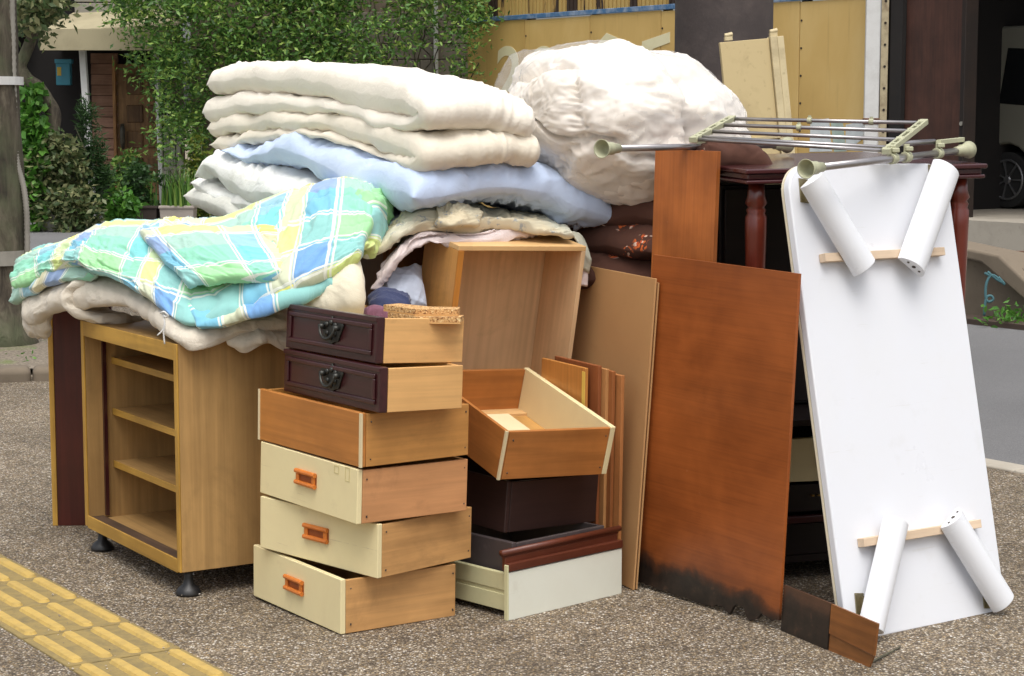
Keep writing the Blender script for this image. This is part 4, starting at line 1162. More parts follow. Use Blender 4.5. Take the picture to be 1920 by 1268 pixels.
m = MB(); m.box(.30, .306, .008, .0195, .235, .24); m.box(.318, .324, .008, .0195, .235, .24); obj('hinge', m, paint('brass', sr(170, 140, 80), .4, .2, metal=.8), lowc)
ub = thing('black_cabinet', 'black cabinet between the dining table legs on the dark chest', 'cabinet', (.60, 5.42, .475), (0, 0, RAD(17.4)))
obj('body', MB().box(.02, .62, .12, .5, 0, .63), M_BLK2, ub, bevel=.004)
obj('door', MB().box(.03, .315, .105, .1195, .01, .62), M_BLK2, ub, bevel=.003)
obj('door', MB().box(.325, .61, .105, .1195, .01, .62), M_BLK2, ub, bevel=.003)

# white folding low table stood on end
M_WT = worn('white_table', (.735, .75, .79), .34, .4, (.42, .40, .34))
M_LEGWH = worn('white_leg', (.755, .77, .80), .3, .4, (.42, .40, .36))
wt = thing('folding_table', 'white folding low table stood on end showing its four folded legs', 'table', (.834, 4.775, 0), E_(35.6, -12.6, .6))
WW, WL, rc = .588, 1.207, .075
def rrect(w, l, r, n=8):
    out = []
    for cx, cy, a0 in ((w - r, r, -90), (w - r, l - r, 0), (r, l - r, 90), (r, r, 180)):
        out += [(cx + r * math.cos(RAD(a0 + 90 * k / n)), cy + r * math.sin(RAD(a0 + 90 * k / n))) for k in range(n + 1)]
    return out
obj('table_top', MB().prism(rrect(WW, WL, rc), 0, .024, 'y'), M_WT, wt, bevel=.005, seg=3)
obj('edge_band', MB().prism(rrect(WW, WL, rc), .0242, .030, 'y'), paint('cream_edge', sr(226, 216, 190), .45, .2), wt)
bpy.context.view_layer.update()
Mw = np.array(wt.matrix_world); Mi = np.linalg.inv(Mw)
def onwt(px, py, y):
    o_ = Mi @ np.array([0, 0, CAM_H, 1]); d_ = Mi[:3, :3] @ ray(px, py)
    t = (y - o_[1]) / d_[1]
    p = o_[:3] + d_ * t
    return np.array([p[0], p[2]])
M_PALEW = wood('pale_batten', sr(222, 198, 170), 'x', .85, 80, .6, .15)
for (a, b) in (((1543, 484), (1767, 472)), ((1615, 1018), (1835, 982))):
    p, q = onwt(*a, -.014), onwt(*b, -.014)
    u = (q - p) / np.linalg.norm(q - p); n_ = np.array([-u[1], u[0]]) * .011
    obj('batten', MB().prism([p - n_, q - n_, q + n_, p + n_], -.024, -.0005, 'y'), M_PALEW, wt, bevel=.0015)
M_ZINC = paint('zinc', sr(150, 140, 110), .4, .5, sr(90, 60, 30), 25, metal=.8)
def fleg(a, b, wd, flip, hinge, hol):
    p, q = onwt(*a, -.05), onwt(*b, -.05)
    L = np.linalg.norm(q - p); u = (q - p) / L
    lg = bpy.data.objects.new('leg', None)
    # D shaped section swept along the leg
    n = 14; sec = []
    for k in range(n + 1):
        th = math.pi * k / n
        sec.append((math.cos(th) * wd / 2, -.030 - .034 * math.sin(th)))
    sec += [(-wd / 2, -.027), (wd / 2, -.027)]
    pv = np.array([u[1], -u[0]])
    m = MB(); ns = len(sec); vs = []
    for s in (0, L):
        for (x, y) in sec:
            c = p + u * s + pv * x; vs.append((c[0], y, c[1]))
    m.add(vs, [tuple(range(ns))[::-1], tuple(range(ns, 2 * ns))] + [(k, (k + 1) % ns, ns + (k + 1) % ns, ns + k) for k in range(ns)])
    bm = bmesh.new(); 
    lg = obj('leg', m, M_LEGWH, wt, bevel=.002)
    if hol:
        mm = MB()
        e = q if hol == 'end' else p
        uu = u if hol == 'end' else -u
        for x, r in ((-.022, .0035), (0, .0055), (.022, .0035)):
            c = e + pv * x; c1 = c + uu * .0012
            mm.tube([(c[0], -.045, c[1]), (c1[0], -.045, c1[1])], r, 10)
        obj('screw_hole', mm, M_NAIL, lg)
    hp = onwt(*hinge, -.004)
    hg = obj('hinge', MB().prism([(hp[0] - .016, hp[1] - .03), (hp[0] + .014, hp[1] - .034), (hp[0] + .018, hp[1] + .028), (hp[0] - .012, hp[1] + .032)], -.004, -.0005, 'y'), M_ZINC, wt, bevel=.001)
    m = MB(); m.prism([(hp[0] - .004, hp[1] - .03), (hp[0] + .004, hp[1] - .03), (hp[0] + .010, hp[1] + .02), (hp[0] + .002, hp[1] + .02)], -.034, -.004, 'y'); obj('bracket', m, M_ZINC, hg)
fleg((1528, 333), (1628, 500), .082, 1, (1508, 357), None)
fleg((1782, 314), (1716, 500), .092, 1, (1750, 330), 'end')
fleg((1688, 976), (1641, 1180), .078, 1, (1613, 1135), None)
fleg((1790, 970), (1889, 1130), .082, 1, (1851, 1118), 'start')

# drying rack on the table
M_TUBE = paint('steel_tube', (.42, .40, .40), .28, .3, (.16, .10, .09), 18, metal=.85)
M_KHAKI = paint('khaki_plastic', sr(176, 176, 146), .5, .2, sr(120, 118, 92), 12)
rk = thing('drying_rack', 'folded steel laundry drying rack with khaki plastic joints lying on the dining table', 'drying rack', (0, 0, 0))
Pn = lambda px, py, Y: aty(px, py, Y)
def rod(p, q, r, name='rod', mat=None):
    m = MB(); m.tube([p, q], r, 12); return obj(name, m, mat or M_TUBE, rk, smooth=True)
def trumpet(c, d, r0=.021):
    d = d / np.linalg.norm(d)
    m = MB(); m.turned(c, d, [(.0125, .078), (.0135, .05), (.0165, .048), (.0165, .034), (.019, .016), (.0245, 0), (.0225, .0), (.020, .006), (.014, .030), (.004, .032)], 24)
    return obj('foot', m, M_KHAKI, rk, smooth=True)
lA, lB = Pn(1128, 279, 5.05), Pn(1476, 272, 5.85)
trumpet(lA, lB - lA); trumpet(lB, lA - lB); rod(lA + (lB - lA) * .05, lB - (lB - lA) * .05, .0088, 'leg')
rA, rB = Pn(1511, 317, 4.80), Pn(1816, 281, 5.50)
trumpet(rA, rB - rA); trumpet(rB, rA - rB); rod(rA + (rB - rA) * .05, rB - (rB - rA) * .05, .0095, 'leg')
L0, L1, R0, R1 = Pn(1300, 262, 5.36), Pn(1372, 222, 5.62), Pn(1662, 284, 5.14), Pn(1732, 229, 5.42)
def bracket(p, q, w=.011, h=.007):
    u = (q - p) / np.linalg.norm(q - p); s = np.cross(u, [0, 0, 1]); s /= np.linalg.norm(s); n_ = np.cross(s, u)
    m = MB()
    for off in (-1, 1):
        a = s * off * w * .75
        vs = [pp + a + s * k1 * w * .3 + n_ * k2 * h for pp in (p, q) for k1 in (-1, 1) for k2 in (-1, 1)]
        m.add(vs, [(0, 1, 3, 2), (4, 6, 7, 5), (0, 4, 5, 1), (2, 3, 7, 6), (0, 2, 6, 4), (1, 5, 7, 3)])
    for f in np.linspace(0, 1, 6):
        c = p + (q - p) * f
        vs = [c + u * k0 * .006 + s * k1 * w + n_ * k2 * h * 1.05 for k0 in (-1, 1) for k1 in (-1, 1) for k2 in (-1, 1)]
        m.add(vs, [(0, 1, 3, 2), (4, 6, 7, 5), (0, 4, 5, 1), (2, 3, 7, 6), (0, 2, 6, 4), (1, 5, 7, 3)])
    return obj('bracket', m, M_KHAKI, rk, bevel=.001)
bracket(L0, L1); bracket(R0, R1)
for f in (.02, .12, .38, .68, .97):
    a, b = L0 + (L1 - L0) * f, R0 + (R1 - R0) * f
    rod(a, b, .0052)
    m = MB(); dd_ = (b - a) / np.linalg.norm(b - a); m.tube([a + dd_ * -.006, a + dd_ * .012], .0085, 12); obj('cap', m, M_KHAKI, rk, smooth=False); m = MB(); m.tube([b - dd_ * .012, b + dd_ * .006], .0085, 12); obj('cap', m, M_KHAKI, rk, smooth=False)
for (f, g) in ((.97, .42), (.68, .42), (.97, .74)):
    a, b = L0 + (L1 - L0) * f, R0 + (R1 - R0) * f; dd_ = (b - a) / np.linalg.norm(b - a); c = a + (b - a) * g
    m = MB(); m.tube([c - dd_ * .006, c + dd_ * .006], .009, 12); m.box(c[0] - .004, c[0] + .004, c[1] - .004, c[1] + .004, c[2], c[2] + .014); obj('clip', m, M_KHAKI, rk)
def collar(f, arm=None):
    c = rA + (rB - rA) * f; u = (rB - rA) / np.linalg.norm(rB - rA)
    m = MB(); m.tube([c - u * .012, c + u * .012], .0145, 14)
    m.box(c[0] - .007, c[0] + .007, c[1] - .006, c[1] + .006, c[2], c[2] + .034)
    o = obj('joint', m, M_KHAKI, rk, bevel=.001)
    m = MB(); m.box(c[0] - .004, c[0] + .016, c[1] - .014, c[1] - .004, c[2] + .016, c[2] + .028); obj('wing_nut', m, M_KHAKI, o, bevel=.003)
for f in (.5, .585, .79):
    collar(f)
a = rA + (rB - rA) * .80 + np.array([0, 0, .03]); b = rB + np.array([-.02, 0, .028])
bracket(a, b, .007, .006)
rod(Pn(1672, 270, 5.24), Pn(1752, 266, 5.36), .0075)
lc = lA + (lB - lA) * .5
m = MB(); m.box(lc[0] - .012, lc[0] + .012, lc[1] - .008, lc[1] + .008, lc[2] - .012, lc[2] + .03); obj('joint', m, M_KHAKI, rk, bevel=.003)

# pale panel leaning on the utility pole
q = aty(1352, 300, 7.05)
pp = thing('bed_end_panel', 'grimy cream bed end panel with bolt stubs leaning on the utility pole', 'panel', (q[0] + .165, 7.05, 0), E_(12, -4.5, -5.2))
M_BED = paint('grimy_cream', sr(196, 176, 130), .6, .6, sr(128, 104, 66), 6)
zt_ = aty(1352, 75, 7.2)[2]
obj('panel', MB().box(.0, .185, 0, .018, .3, zt_), M_BED, pp, bevel=.002)
M_BED2 = paint('grimy_cream_post', sr(204, 188, 148), .6, .6, sr(110, 90, 60), 9)
po = obj('post', MB().box(.186, .212, -.012, .026, 0, zt_ + .005), M_BED2, pp, bevel=.002)
obj('post', MB().box(.2125, .238, -.010, .024, 0, zt_ + .003), M_BED2, pp, bevel=.002)
obj('rail', MB().box(.0, .215, -.012, -.001, zt_ - .36, zt_ - .35), M_BED2, pp)
for x in (.035, .205):
    m = MB(); m.box(x - .014, x + .014, 0, .016, zt_ + .004, zt_ + .018); m.tube([(x - .012, .008, zt_ + .022), (x + .016, .006, zt_ + .026)], .0085, 10)
    obj('bolt_stub', m, M_BED2, pp, bevel=.001)

# hidden chests that carry the bedding
NX = np.array([-.27, 5.35]); UD = np.array([-.577, .817]); VD = np.array([.817, .577])
def UV(u, v, z):
    p = NX + UD * u + VD * v; return (p[0], p[1], z)
ch = thing('wooden_chest', 'tall brown wooden chest carrying the folded futons', 'chest', UV(.24, .06, 0), (0, 0, math.atan2(-UD[1], -UD[0])))
M_CH = wood('chest_brown', sr(140, 96, 62), 'z', .7)
obj('body', MB().box(-.95, 0, .012, .40, .03, .93), M_CH, ch, bevel=.003)
for k in range(4):
    obj('drawer_front', MB().box(-.94, -.01, 0, .0115, .05 + k * .22, .26 + k * .22), M_CH, ch, bevel=.003)
obj('plinth', MB().box(-.93, -.02, .03, .39, 0, .0295), M_CH, ch)
c2 = thing('side_cabinet', 'dark side cabinet carrying the brown floral cushions', 'cabinet', (.42, 5.86, 0), (0, 0, RAD(-50)))
obj('body', MB().box(-.42, .10, .06, .5, .02, .80), M_BLK2, c2, bevel=.003)
obj('plinth', MB().box(-.40, .08, .08, .48, 0, .0195), M_BLK2, c2)

# =================================================================== THE PILE: bedding
F_WHITE = fabric('futon_ecru', (.86, .80, .69), (.76, .67, .53), wr=.22)
F_ECRU2 = fabric('futon_ecru_dull', (.80, .73, .60), (.66, .57, .44), wr=.22)
F_BLUE = fabric('futon_blue', (.55, .66, .87), (.6, .68, .82), wr=.2)
F_SHADED_BLUE_GREY = fabric('shaded_blue_and_grey', (.42, .46, .55), (.5, .5, .55), wr=.3)  # shade mixed into the blue for the futon's lower layer; also the grey quilt
F_WHT = fabric('futon_white', (.86, .86, .84), (.66, .62, .46), wr=.35, stain=.35)
F_PALE = fabric('futon_pale', (.74, .73, .66), (.5, .48, .38), wr=.3)
F_BEIGE = fabric('futon_beige', (.64, .58, .48), (.52, .45, .34), wr=.35)
F_TEAL = fabric('sheet_teal', (.36, .52, .56), None, wr=.3)
F_PINK = fabric('blanket_pink', (.70, .60, .58), (.6, .5, .48), wr=.35)
F_CREAMP = fabric('pillow_cream', (.74, .68, .52), (.66, .58, .40), wr=.2)
F_NAVY = fabric('cloth_navy', (.03, .04, .10), (.06, .05, .1), wr=.4)
F_MAUVE = fabric('cloth_mauve', (.20, .08, .12), (.1, .05, .1), wr=.4)

def G(rows):
    return np.array([[np.asarray(p, float) for p in r] for r in rows])
def cfold(cl, Ts, vs, dz, seed, nu=150, nv=80, r=.05, **kw):
    """cl: (u,z) centre line of the folded sheet; vs: v stations; dz: sag at each station"""
    rows = [[UV(u + du, v, z + q) for v, q, du in zip(vs, dz, [.02 * math.sin(5 * v + seed) for v in vs])] for u, z in cl]
    return thick(G(rows), np.array(Ts), nu, nv, r, seed, **kw)
# upper ecru futon
p = cfold([(1.22, 1.392), (1.06, 1.412), (.82, 1.409), (.5, 1.392), (.22, 1.358), (.03, 1.335), (-.035, 1.305), (.02, 1.278), (.22, 1.288), (.5, 1.324), (.82, 1.334), (1.1, 1.325), (1.25, 1.312)],
          [.075, .085, .09, .10, .11, .10, .08, .055, .045, .05, .065, .08, .075], [0, .09, .18, .27, .36], [0, .006, .006, -.012, -.045], 3, r=.035, lump=.012, wr=.005, pucker=.010)
soft('futon', [p], F_WHITE, 'thick ecru futon folded in two on top of the pile', 'futon')
p = cfold([(1.22, 1.256), (1.06, 1.262), (.82, 1.280), (.5, 1.276), (.24, 1.246), (.04, 1.215), (-.04, 1.186), (.03, 1.168), (.24, 1.200), (.5, 1.242), (.82, 1.240), (1.06, 1.212), (1.2, 1.204)],
          [.065, .062, .058, .055, .075, .085, .07, .04, .025, .022, .034, .045, .05], [0, .09, .18, .28, .38], [0, .010, .020, .022, .005], 9, r=.03, lump=.011, wr=.006, pucker=.012)
soft('futon', [p], F_ECRU2, 'duller ecru futon folded in two beneath the thick one', 'futon')
# blue futon
rows = []
for (u, z) in ((1.08, 1.185), (.9, 1.178), (.7, 1.200), (.5, 1.172), (.35, 1.135), (.18, 1.112), (.02, 1.098), (-.05, 1.075)):
    r_ = []
    for v, q in zip([-.03, .1, .22, .36, .5, .66], [0, .012, .022, .018, -.02, -.075]):
        r_.append(UV(u, v, z + q * (1 if u < .5 else .5)))
    rows.append(r_)
p = thick(G(rows), np.array([.02, .055, .075, .11, .13, .13, .12, .10]), 110, 100, .075, 14, wr=.010, pucker=.016, lump=.016, crease=.003)
soft('futon', [p], F_BLUE, 'pale blue futon draped below the ecru futons', 'futon')
rows = [[UV(u, v, z + q) for v, q in zip([.0, .15, .3, .45, .58], [0, .02, .015, -.01, -.05])] for u, z in ((.8, 1.02), (.5, 1.01), (.25, .997), (.14, .985), (.09, .976))]
p = thick(G(rows), .055, 80, 80, .04, 15, wr=.006, pucker=.008, lump=.008)
soft('futon', [p], F_SHADED_BLUE_GREY, 'lower layer of the pale blue futon with its shade coloured grey blue', 'quilt')  # blue futon's lower layer, its shade put into the grey blue colour
# white futon roll and pale one at the back left
rows = [[UV(u, v, z + q) for v, q in zip([-.05, .08, .2, .34], [-.005, .01, .01, 0])] for u, z in ((1.2, 1.11), (1.14, 1.145), (1.02, 1.115), (.9, 1.08), (.76, 1.075), (.6, 1.065), (.45, 1.04))]
p = thick(G(rows), np.array([.07, .085, .11, .125, .12, .10, .06]), 80, 60, .06, 22, wr=.008, pucker=.014, lump=.016)
p2 = thick(G([[UV(u, v, z) for v in (-.04, .1, .3)] for u, z in ((1.25, 1.085), (1.1, 1.045), (.95, 1.03), (.8, 1.02))]), .05, 50, 40, .035, 23, wr=.008)
soft('futon', [p, p2], F_WHT, 'white satin futon with yellow stains behind the plaid quilt', 'futon')
p = thick(G([[UV(u, v, z) for v in (-.05, .1, .32)] for u, z in ((1.30, 1.045), (1.18, 1.03), (1.0, .998), (.85, .985), (.6, .975))]), np.array([.075, .075, .07, .06, .05]), 60, 50, .05, 24, wr=.005)
soft('futon', [p], F_PALE, 'pale grey futon at the bottom of the white bedding', 'futon')
p = thick(G([[UV(u, v, z) for v in (-.03, .12, .3)] for u, z in ((1.22, .965), (1.05, .958), (.85, .952))]), .03, 40, 30, .02, 25, wr=.008)
soft('sheet', [p], F_TEAL, 'folded teal sheet peeping out under the pale futon', 'sheet')
m = MB(); a = aty(425, 284, 6.02); m.tube([a, a + np.array([.002, -.004, -.012]), a + np.array([-.001, -.002, -.022])], .0018, 6)

# floral brown cushions
def floral():
    t = NT('brown_floral')
    v = t.coord('Object', (1, 1, 1))
    nz = t.n('TexNoise'); nz.inputs['Scale'].default_value = 22; t.l(v, nz.inputs['Vector'])
    vm = t.n('VectorMath', operation='MULTIPLY_ADD'); t.l(nz.outputs['Color'], vm.inputs[0]); vm.inputs[1].default_value = (.05, .05, .05); t.l(v, vm.inputs[2])
    vo = t.n('TexVoronoi'); vo.inputs['Scale'].default_value = 9.0; t.l(vm.outputs[0], vo.inputs['Vector'])
    v2 = t.n('TexVoronoi'); v2.inputs['Scale'].default_value = 75; t.l(vm.outputs[0], v2.inputs['Vector'])
    s_ = t.n('SeparateColor'); t.l(v2.outputs['Color'], s_.inputs[0])
    clus = t.ramp(vo.outputs['Distance'], [(.27, (1, 1, 1)), (.33, (0, 0, 0))])
    pet = t.ramp(v2.outputs['Distance'], [(.55, (1, 1, 1)), (.62, (0, 0, 0))])
    on = t.ramp(s_.outputs[1], [(.3, (0, 0, 0)), (.32, (1, 1, 1))])
    f = t.mix(1, clus, pet, 'MULTIPLY'); f = t.mix(1, f, on, 'MULTIPLY')
    pc_ = t.ramp(s_.outputs[0], [(0, sr(206, 100, 44)), (.55, sr(190, 80, 40)), (.7, sr(220, 190, 170)), (1, sr(150, 120, 110))], 'CONSTANT')
    w1 = t.noise(v, 12, 4)
    t.col(t.mix(f, sr(80, 49, 37), pc_)); t.set(Roughness=.95); t.bump(w1, .3, .006)
    return t.m
M_FLO = floral()
def cushion(c, yaw, w, d, T, seed, tilt=(0, 0), bow=.02):
    ca, sa = math.cos(yaw), math.sin(yaw); rows = []
    for i in np.linspace(-1, 1, 6):
        r_ = []
        for j in np.linspace(-1, 1, 6):
            x, y = i * w / 2 * (1 - .05 * j * j), j * d / 2 * (1 - .05 * i * i)
            z = tilt[0] * i + tilt[1] * j - bow * (i * i + j * j)
            r_.append((c[0] + x * ca - y * sa, c[1] + x * sa + y * ca, c[2] + z))
        rows.append(r_)
    return thick(G(rows), T, 70, 70, min(w, d) * .28, seed, wr=.004, pucker=.010, lump=.012, crease=.004)
cq = [(.41, 5.83, .865, .2, .0), (.42, 5.86, .955, -.1, .01), (.43, 5.88, 1.035, .15, .02)]
for k, (x, y, z, a, tl) in enumerate(cq):
    soft('floor_cushion', [cushion((x, y, z), -.75 + a, .52, .50, .125, 40 + k, (tl, .01))], M_FLO,
         ('lowest brown floral floor cushion behind the hardboard', 'middle brown floral floor cushion in the pile', 'brown floral floor cushion pressed under the bagged comforter')[k], 'cushion', 'brown floral cushions')
soft('floor_cushion', [cushion(aty(1352, 290, 5.52), .3, .235, .24, .085, 47)], M_FLO, 'brown floral cushion lying on the dining table under the rack', 'cushion', 'brown floral cushions')

# comforter in a clear plastic bag
CC = aty(1172, 246, 5.83)
nu_, nv_ = 220, 150
th = np.linspace(0, 2 * math.pi, nu_, endpoint=False)[:, None]; ph = np.linspace(-math.pi / 2, math.pi / 2, nv_)[None, :]
sp_ = lambda c, e: np.sign(c) * np.abs(c) ** e
Dl = np.stack([sp_(np.sin(ph), .72) * np.ones_like(th), sp_(np.cos(ph), .78) * sp_(np.cos(th), .92), sp_(np.cos(ph), .78) * sp_(np.sin(th), .92)], -1)   # x = axis (b), y = a, z = up
rad = np.array([.335, .265, .200])
Q = Dl * rad
un = Dl / (np.linalg.norm(Dl, axis=2)[..., None] + 1e-9)
# quilting: cells around the roll and across its end
ang = np.arctan2(Q[..., 2], Q[..., 1])
wob = .25 * noise(un * 3, 4)
s1 = np.abs(np.sin((ang + .35 + wob) * 2.0)); s2 = np.abs(np.sin((Q[..., 0] / .335 * 3.6 + wob)))
end = np.clip((-Q[..., 0] / .335 - .55) / .2, 0, 1)
seam = np.exp(-(s1 / .11) ** 2) * (.6 + .4 * end) + .9 * np.exp(-(s2 / .13) ** 2) * (1 - .2 * end)
wrk = ridge(un * 6 + .8 * noise(un * 5, 2)[..., None], 7) * .005 + ridge(un * 13 + .5 * noise(un * 9, 5)[..., None], 8) * .003
puck = noise(np.stack([ang * 14, Q[..., 0] * 60, Q[..., 2] * 40], -1), 6) * .018 * np.clip(seam * 1.4, 0, 1)
hgt = .058 * (1 - np.clip(seam, 0, 1)) ** .8 + wrk + puck + .03 * noise(un * 2.2, 9)
Qc = Q * 0.895 + un * hgt[..., None]
ax_b, ax_a = np.array([VD[0], VD[1], -.12]), np.array([A2[0], A2[1], 0.0])
def tow(Q_):
    return Q_[..., 0:1] * ax_b + Q_[..., 1:2] * ax_a + Q_[..., 2:3] * np.array([0, 0, 1.0])
def closed(Pg):
    n, m_ = Pg.shape[:2]; idx = np.arange(n * m_).reshape(n, m_); nx = np.roll(idx, -1, 0)
    f = np.stack([idx[:, :-1].ravel(), nx[:, :-1].ravel(), nx[:, 1:].ravel(), idx[:, 1:].ravel()], 1)
    return Pg.reshape(-1, 3), f
F_COMF = fabric('comforter_white', (.85, .785, .70), (.78, .70, .61), wr=.12, rough=.6, sheen=.5)
v_, f_ = closed(tow(Qc))
cm = obj('comforter', (v_, f_), F_COMF, None, True); cm.location = tuple(map(float, CC)); tag(cm, 'rolled quilted white comforter inside a clear plastic bag', 'comforter')
# the bag: a slightly larger wrinkled skin with a loose flap towards the futons
hb_ = .014 + .005 * np.clip(ridge(np.stack([un[..., 0] * 2, un[..., 1] * 8, un[..., 2] * 8], -1) + .6 * noise(un * 4, 3)[..., None], 12), 0, 1) ** 2 + .014 * noise(un * 2.5, 15)
lf = np.clip(-un[..., 0] - .2, 0, 1) * np.clip(un[..., 2] + .1, 0, 1)
Qb = Q * 0.96 + un * (hb_ + .03 + .03 * noise(un * 2.2, 9))[..., None]
Qb[..., 0] -= lf * .10 * (1 + .4 * noise(un * 5, 21)); Qb[..., 2] += lf * .02
t = NT('clear_plastic')
fr = t.n('Fresnel'); fr.inputs['IOR'].default_value = 1.22
nb = t.noise(t.coord(), 14, 4, .6, 1.5); bpn = t.n('Bump'); bpn.inputs['Strength'].default_value = .25; bpn.inputs['Distance'].default_value = .004; t.l(nb, bpn.inputs['Height'])
gl = t.n('BsdfGlossy'); gl.inputs['Roughness'].default_value = .2; t.l(bpn.outputs[0], gl.inputs['Normal']); t.l(bpn.outputs[0], fr.inputs['Normal'])
tr = t.n('BsdfTransparent'); df = t.n('BsdfDiffuse'); df.inputs['Color'].default_value = (.85, .86, .87, 1)
m1 = t.n('MixShader'); m1.inputs[0].default_value = .10; t.l(tr.outputs[0], m1.inputs[1]); t.l(df.outputs[0], m1.inputs[2])
lw = t.n('LayerWeight'); lw.inputs['Blend'].default_value = .25; mm_ = t.n('Math', operation='MULTIPLY_ADD'); t.l(lw.outputs['Facing'], mm_.inputs[0]); mm_.inputs[1].default_value = .20; mm_.inputs[2].default_value = .035
m2 = t.n('MixShader'); t.l(mm_.outputs[0], m2.inputs[0]); t.l(m1.outputs[0], m2.inputs[1]); t.l(gl.outputs[0], m2.inputs[2]); t.l(m2.outputs[0], t.out.inputs[0])
v_, f_ = closed(tow(Qb))
bg = obj('plastic_bag', (v_, f_), t.m, None, True); bg.location = tuple(map(float, CC)); tag(bg, 'clear plastic bag stretched over the white comforter', 'bag')
p = thick(G([[aty(1230, 200, 6.15), aty(1300, 190, 6.12), aty(1360, 200, 6.1), aty(1402, 214, 6.08)], [aty(1230, 225, 5.95), aty(1300, 222, 5.93), aty(1360, 224, 5.9), aty(1398, 226, 5.88)]]), .04, 30, 50, .03, 61, wr=.006)
soft('pillow', [p], F_WHITE, 'flat white pillow poking out behind the bagged comforter', 'pillow')

# blankets over the open box
def fl2():
    t = NT('beige_floral'); v = t.coord('Object')
    vo = t.n('TexVoronoi'); vo.inputs['Scale'].default_value = 22; t.l(v, vo.inputs['Vector'])
    nz = t.noise(v, 90, 3, .6)
    f = t.mix(1, t.ramp(vo.outputs['Distance'], [(.25, (1, 1, 1)), (.4, (0, 0, 0))]), t.ramp(nz, [(.5, (0, 0, 0)), (.56, (1, 1, 1))]), 'MULTIPLY')
    b = t.noise(v, 4, 3)
    base = t.ramp(b, [(.4, (.60, .52, .36)), (.6, (.52, .52, .42))])
    t.col(t.mix(f, base, (.32, .33, .32))); t.set(Roughness=.95); t.bump(t.noise(v, 20, 4), .35, .006)
    return t.m
M_FL2 = fl2()
bl = [
 [(728, 432, 5.59), (770, 397, 5.59), (830, 379, 5.62), (920, 397, 5.69), (1000, 405, 5.73), (1058, 417, 5.77)],
 [(714, 446, 5.47), (758, 405, 5.47), (820, 382, 5.49), (915, 405, 5.55), (1000, 417, 5.59), (1066, 430, 5.63)],
 [(702, 466, 5.40), (742, 436, 5.39), (800, 405, 5.41), (905, 417, 5.47), (990, 425, 5.52), (1070, 435, 5.57)],
 [(690, 488, 5.35), (722, 474, 5.33), (772, 439, 5.34), (880, 423, 5.43), (985, 429, 5.49), (1076, 443, 5.55)]]
p = thick(G([[aty(*q) for q in r] for r in bl]), .018, 90, 150, .010, 71, wr=.010, pucker=.007, lump=.016, crease=.006)
bl2 = [[(1068, 438, 5.62), (1092, 452, 5.64)], [(1088, 470, 5.58), (1104, 480, 5.62)], [(1092, 505, 5.58), (1106, 515, 5.62)]]
p2 = thick(G([[aty(*q) for q in r] for r in bl2]), .012, 40, 20, .008, 72, wr=.004)
p3 = thick(G([[aty(*q) for q in r] for r in [[(812, 425, 5.36), (822, 392, 5.44)], [(838, 424, 5.34), (842, 388, 5.44)], [(866, 420, 5.36), (868, 382, 5.46)], [(900, 422, 5.42), (905, 400, 5.5)]]]), .022, 60, 46, .012, 73, wr=.008, lump=.010, pucker=.003)
soft('blanket', [p, p2, p3], M_FL2, 'beige floral blanket bunched over the open box', 'blanket')
pk = [
 [(760, 452, 5.50), (810, 430, 5.55), (880, 434, 5.60), (950, 436, 5.64), (1010, 434, 5.68)],
 [(735, 480, 5.40), (790, 440, 5.42), (860, 446, 5.44), (940, 444, 5.50), (1005, 438, 5.56)],
 [(712, 520, 5.36), (752, 470, 5.35), (790, 446, 5.38), (850, 452, 5.40), (930, 446, 5.46)],
 [(694, 545, 5.32), (735, 500, 5.32), (766, 470, 5.34), (800, 449, 5.36), (860, 452, 5.39)]]
p = thick(G([[aty(*q) for q in r] for r in pk]), .02, 60, 90, .012, 81, wr=.007, pucker=.010, lump=.012, crease=.004)
p2 = thick(G([[aty(*q) for q in r] for r in [[(1070, 500, 5.6), (1102, 505, 5.62)], [(1072, 535, 5.6), (1101, 540, 5.62)]]]), .008, 20, 20, .005, 82, wr=.002)
soft('blanket', [p, p2], F_PINK, 'pale pink blanket hanging at the corner of the open box', 'blanket')
p = thick(G([[aty(*q) for q in r] for r in [[(705, 540, 5.42), (750, 510, 5.45), (790, 500, 5.48)], [(712, 565, 5.36), (755, 545, 5.38), (795, 540, 5.4)], [(725, 590, 5.36), (765, 585, 5.36), (800, 580, 5.38)]]]), .05, 40, 40, .03, 84, wr=.006)
soft('quilt', [p], F_SHADED_BLUE_GREY, 'grey quilt corner tucked behind the open box', 'quilt')
p = thick(G([[aty(*q) for q in r] for r in [[(690, 565, 5.32), (720, 548, 5.33), (770, 560, 5.34)], [(692, 590, 5.26), (725, 575, 5.26), (775, 585, 5.28)], [(692, 625, 5.26), (725, 620, 5.26), (775, 620, 5.28)]]]), .05, 36, 36, .03, 86, wr=.008)
soft('cloth_bundle', [p], F_NAVY, 'navy cloth bundle behind the top dark drawer', 'cloth')
p = thick(G([[aty(*q) for q in r] for r in [[(680, 580, 5.22), (705, 570, 5.22), (735, 580, 5.22)], [(682, 610, 5.2), (705, 605, 5.2), (738, 610, 5.2)]]]), .03, 26, 26, .02, 87, wr=.006)
soft('cloth_bundle', [p], F_MAUVE, 'mauve cloth bundle beside the navy bundle', 'cloth')
p = thick(G([[aty(*q) for q in r] for r in [[(520, 540, 5.5), (600, 500, 5.45), (665, 470, 5.4)], [(530, 570, 5.32), (605, 530, 5.27), (678, 500, 5.22)], [(545, 592, 5.24), (610, 572, 5.2), (684, 556, 5.16)], [(550, 605, 5.26), (612, 598, 5.22), (682, 588, 5.18)]]]), np.array([.05, .09, .08, .04]), 60, 60, .05, 88, wr=.002, lump=.008)
soft('pillow', [p], F_CREAMP, 'smooth cream pillow under the plaid quilt behind the top drawer', 'pillow')

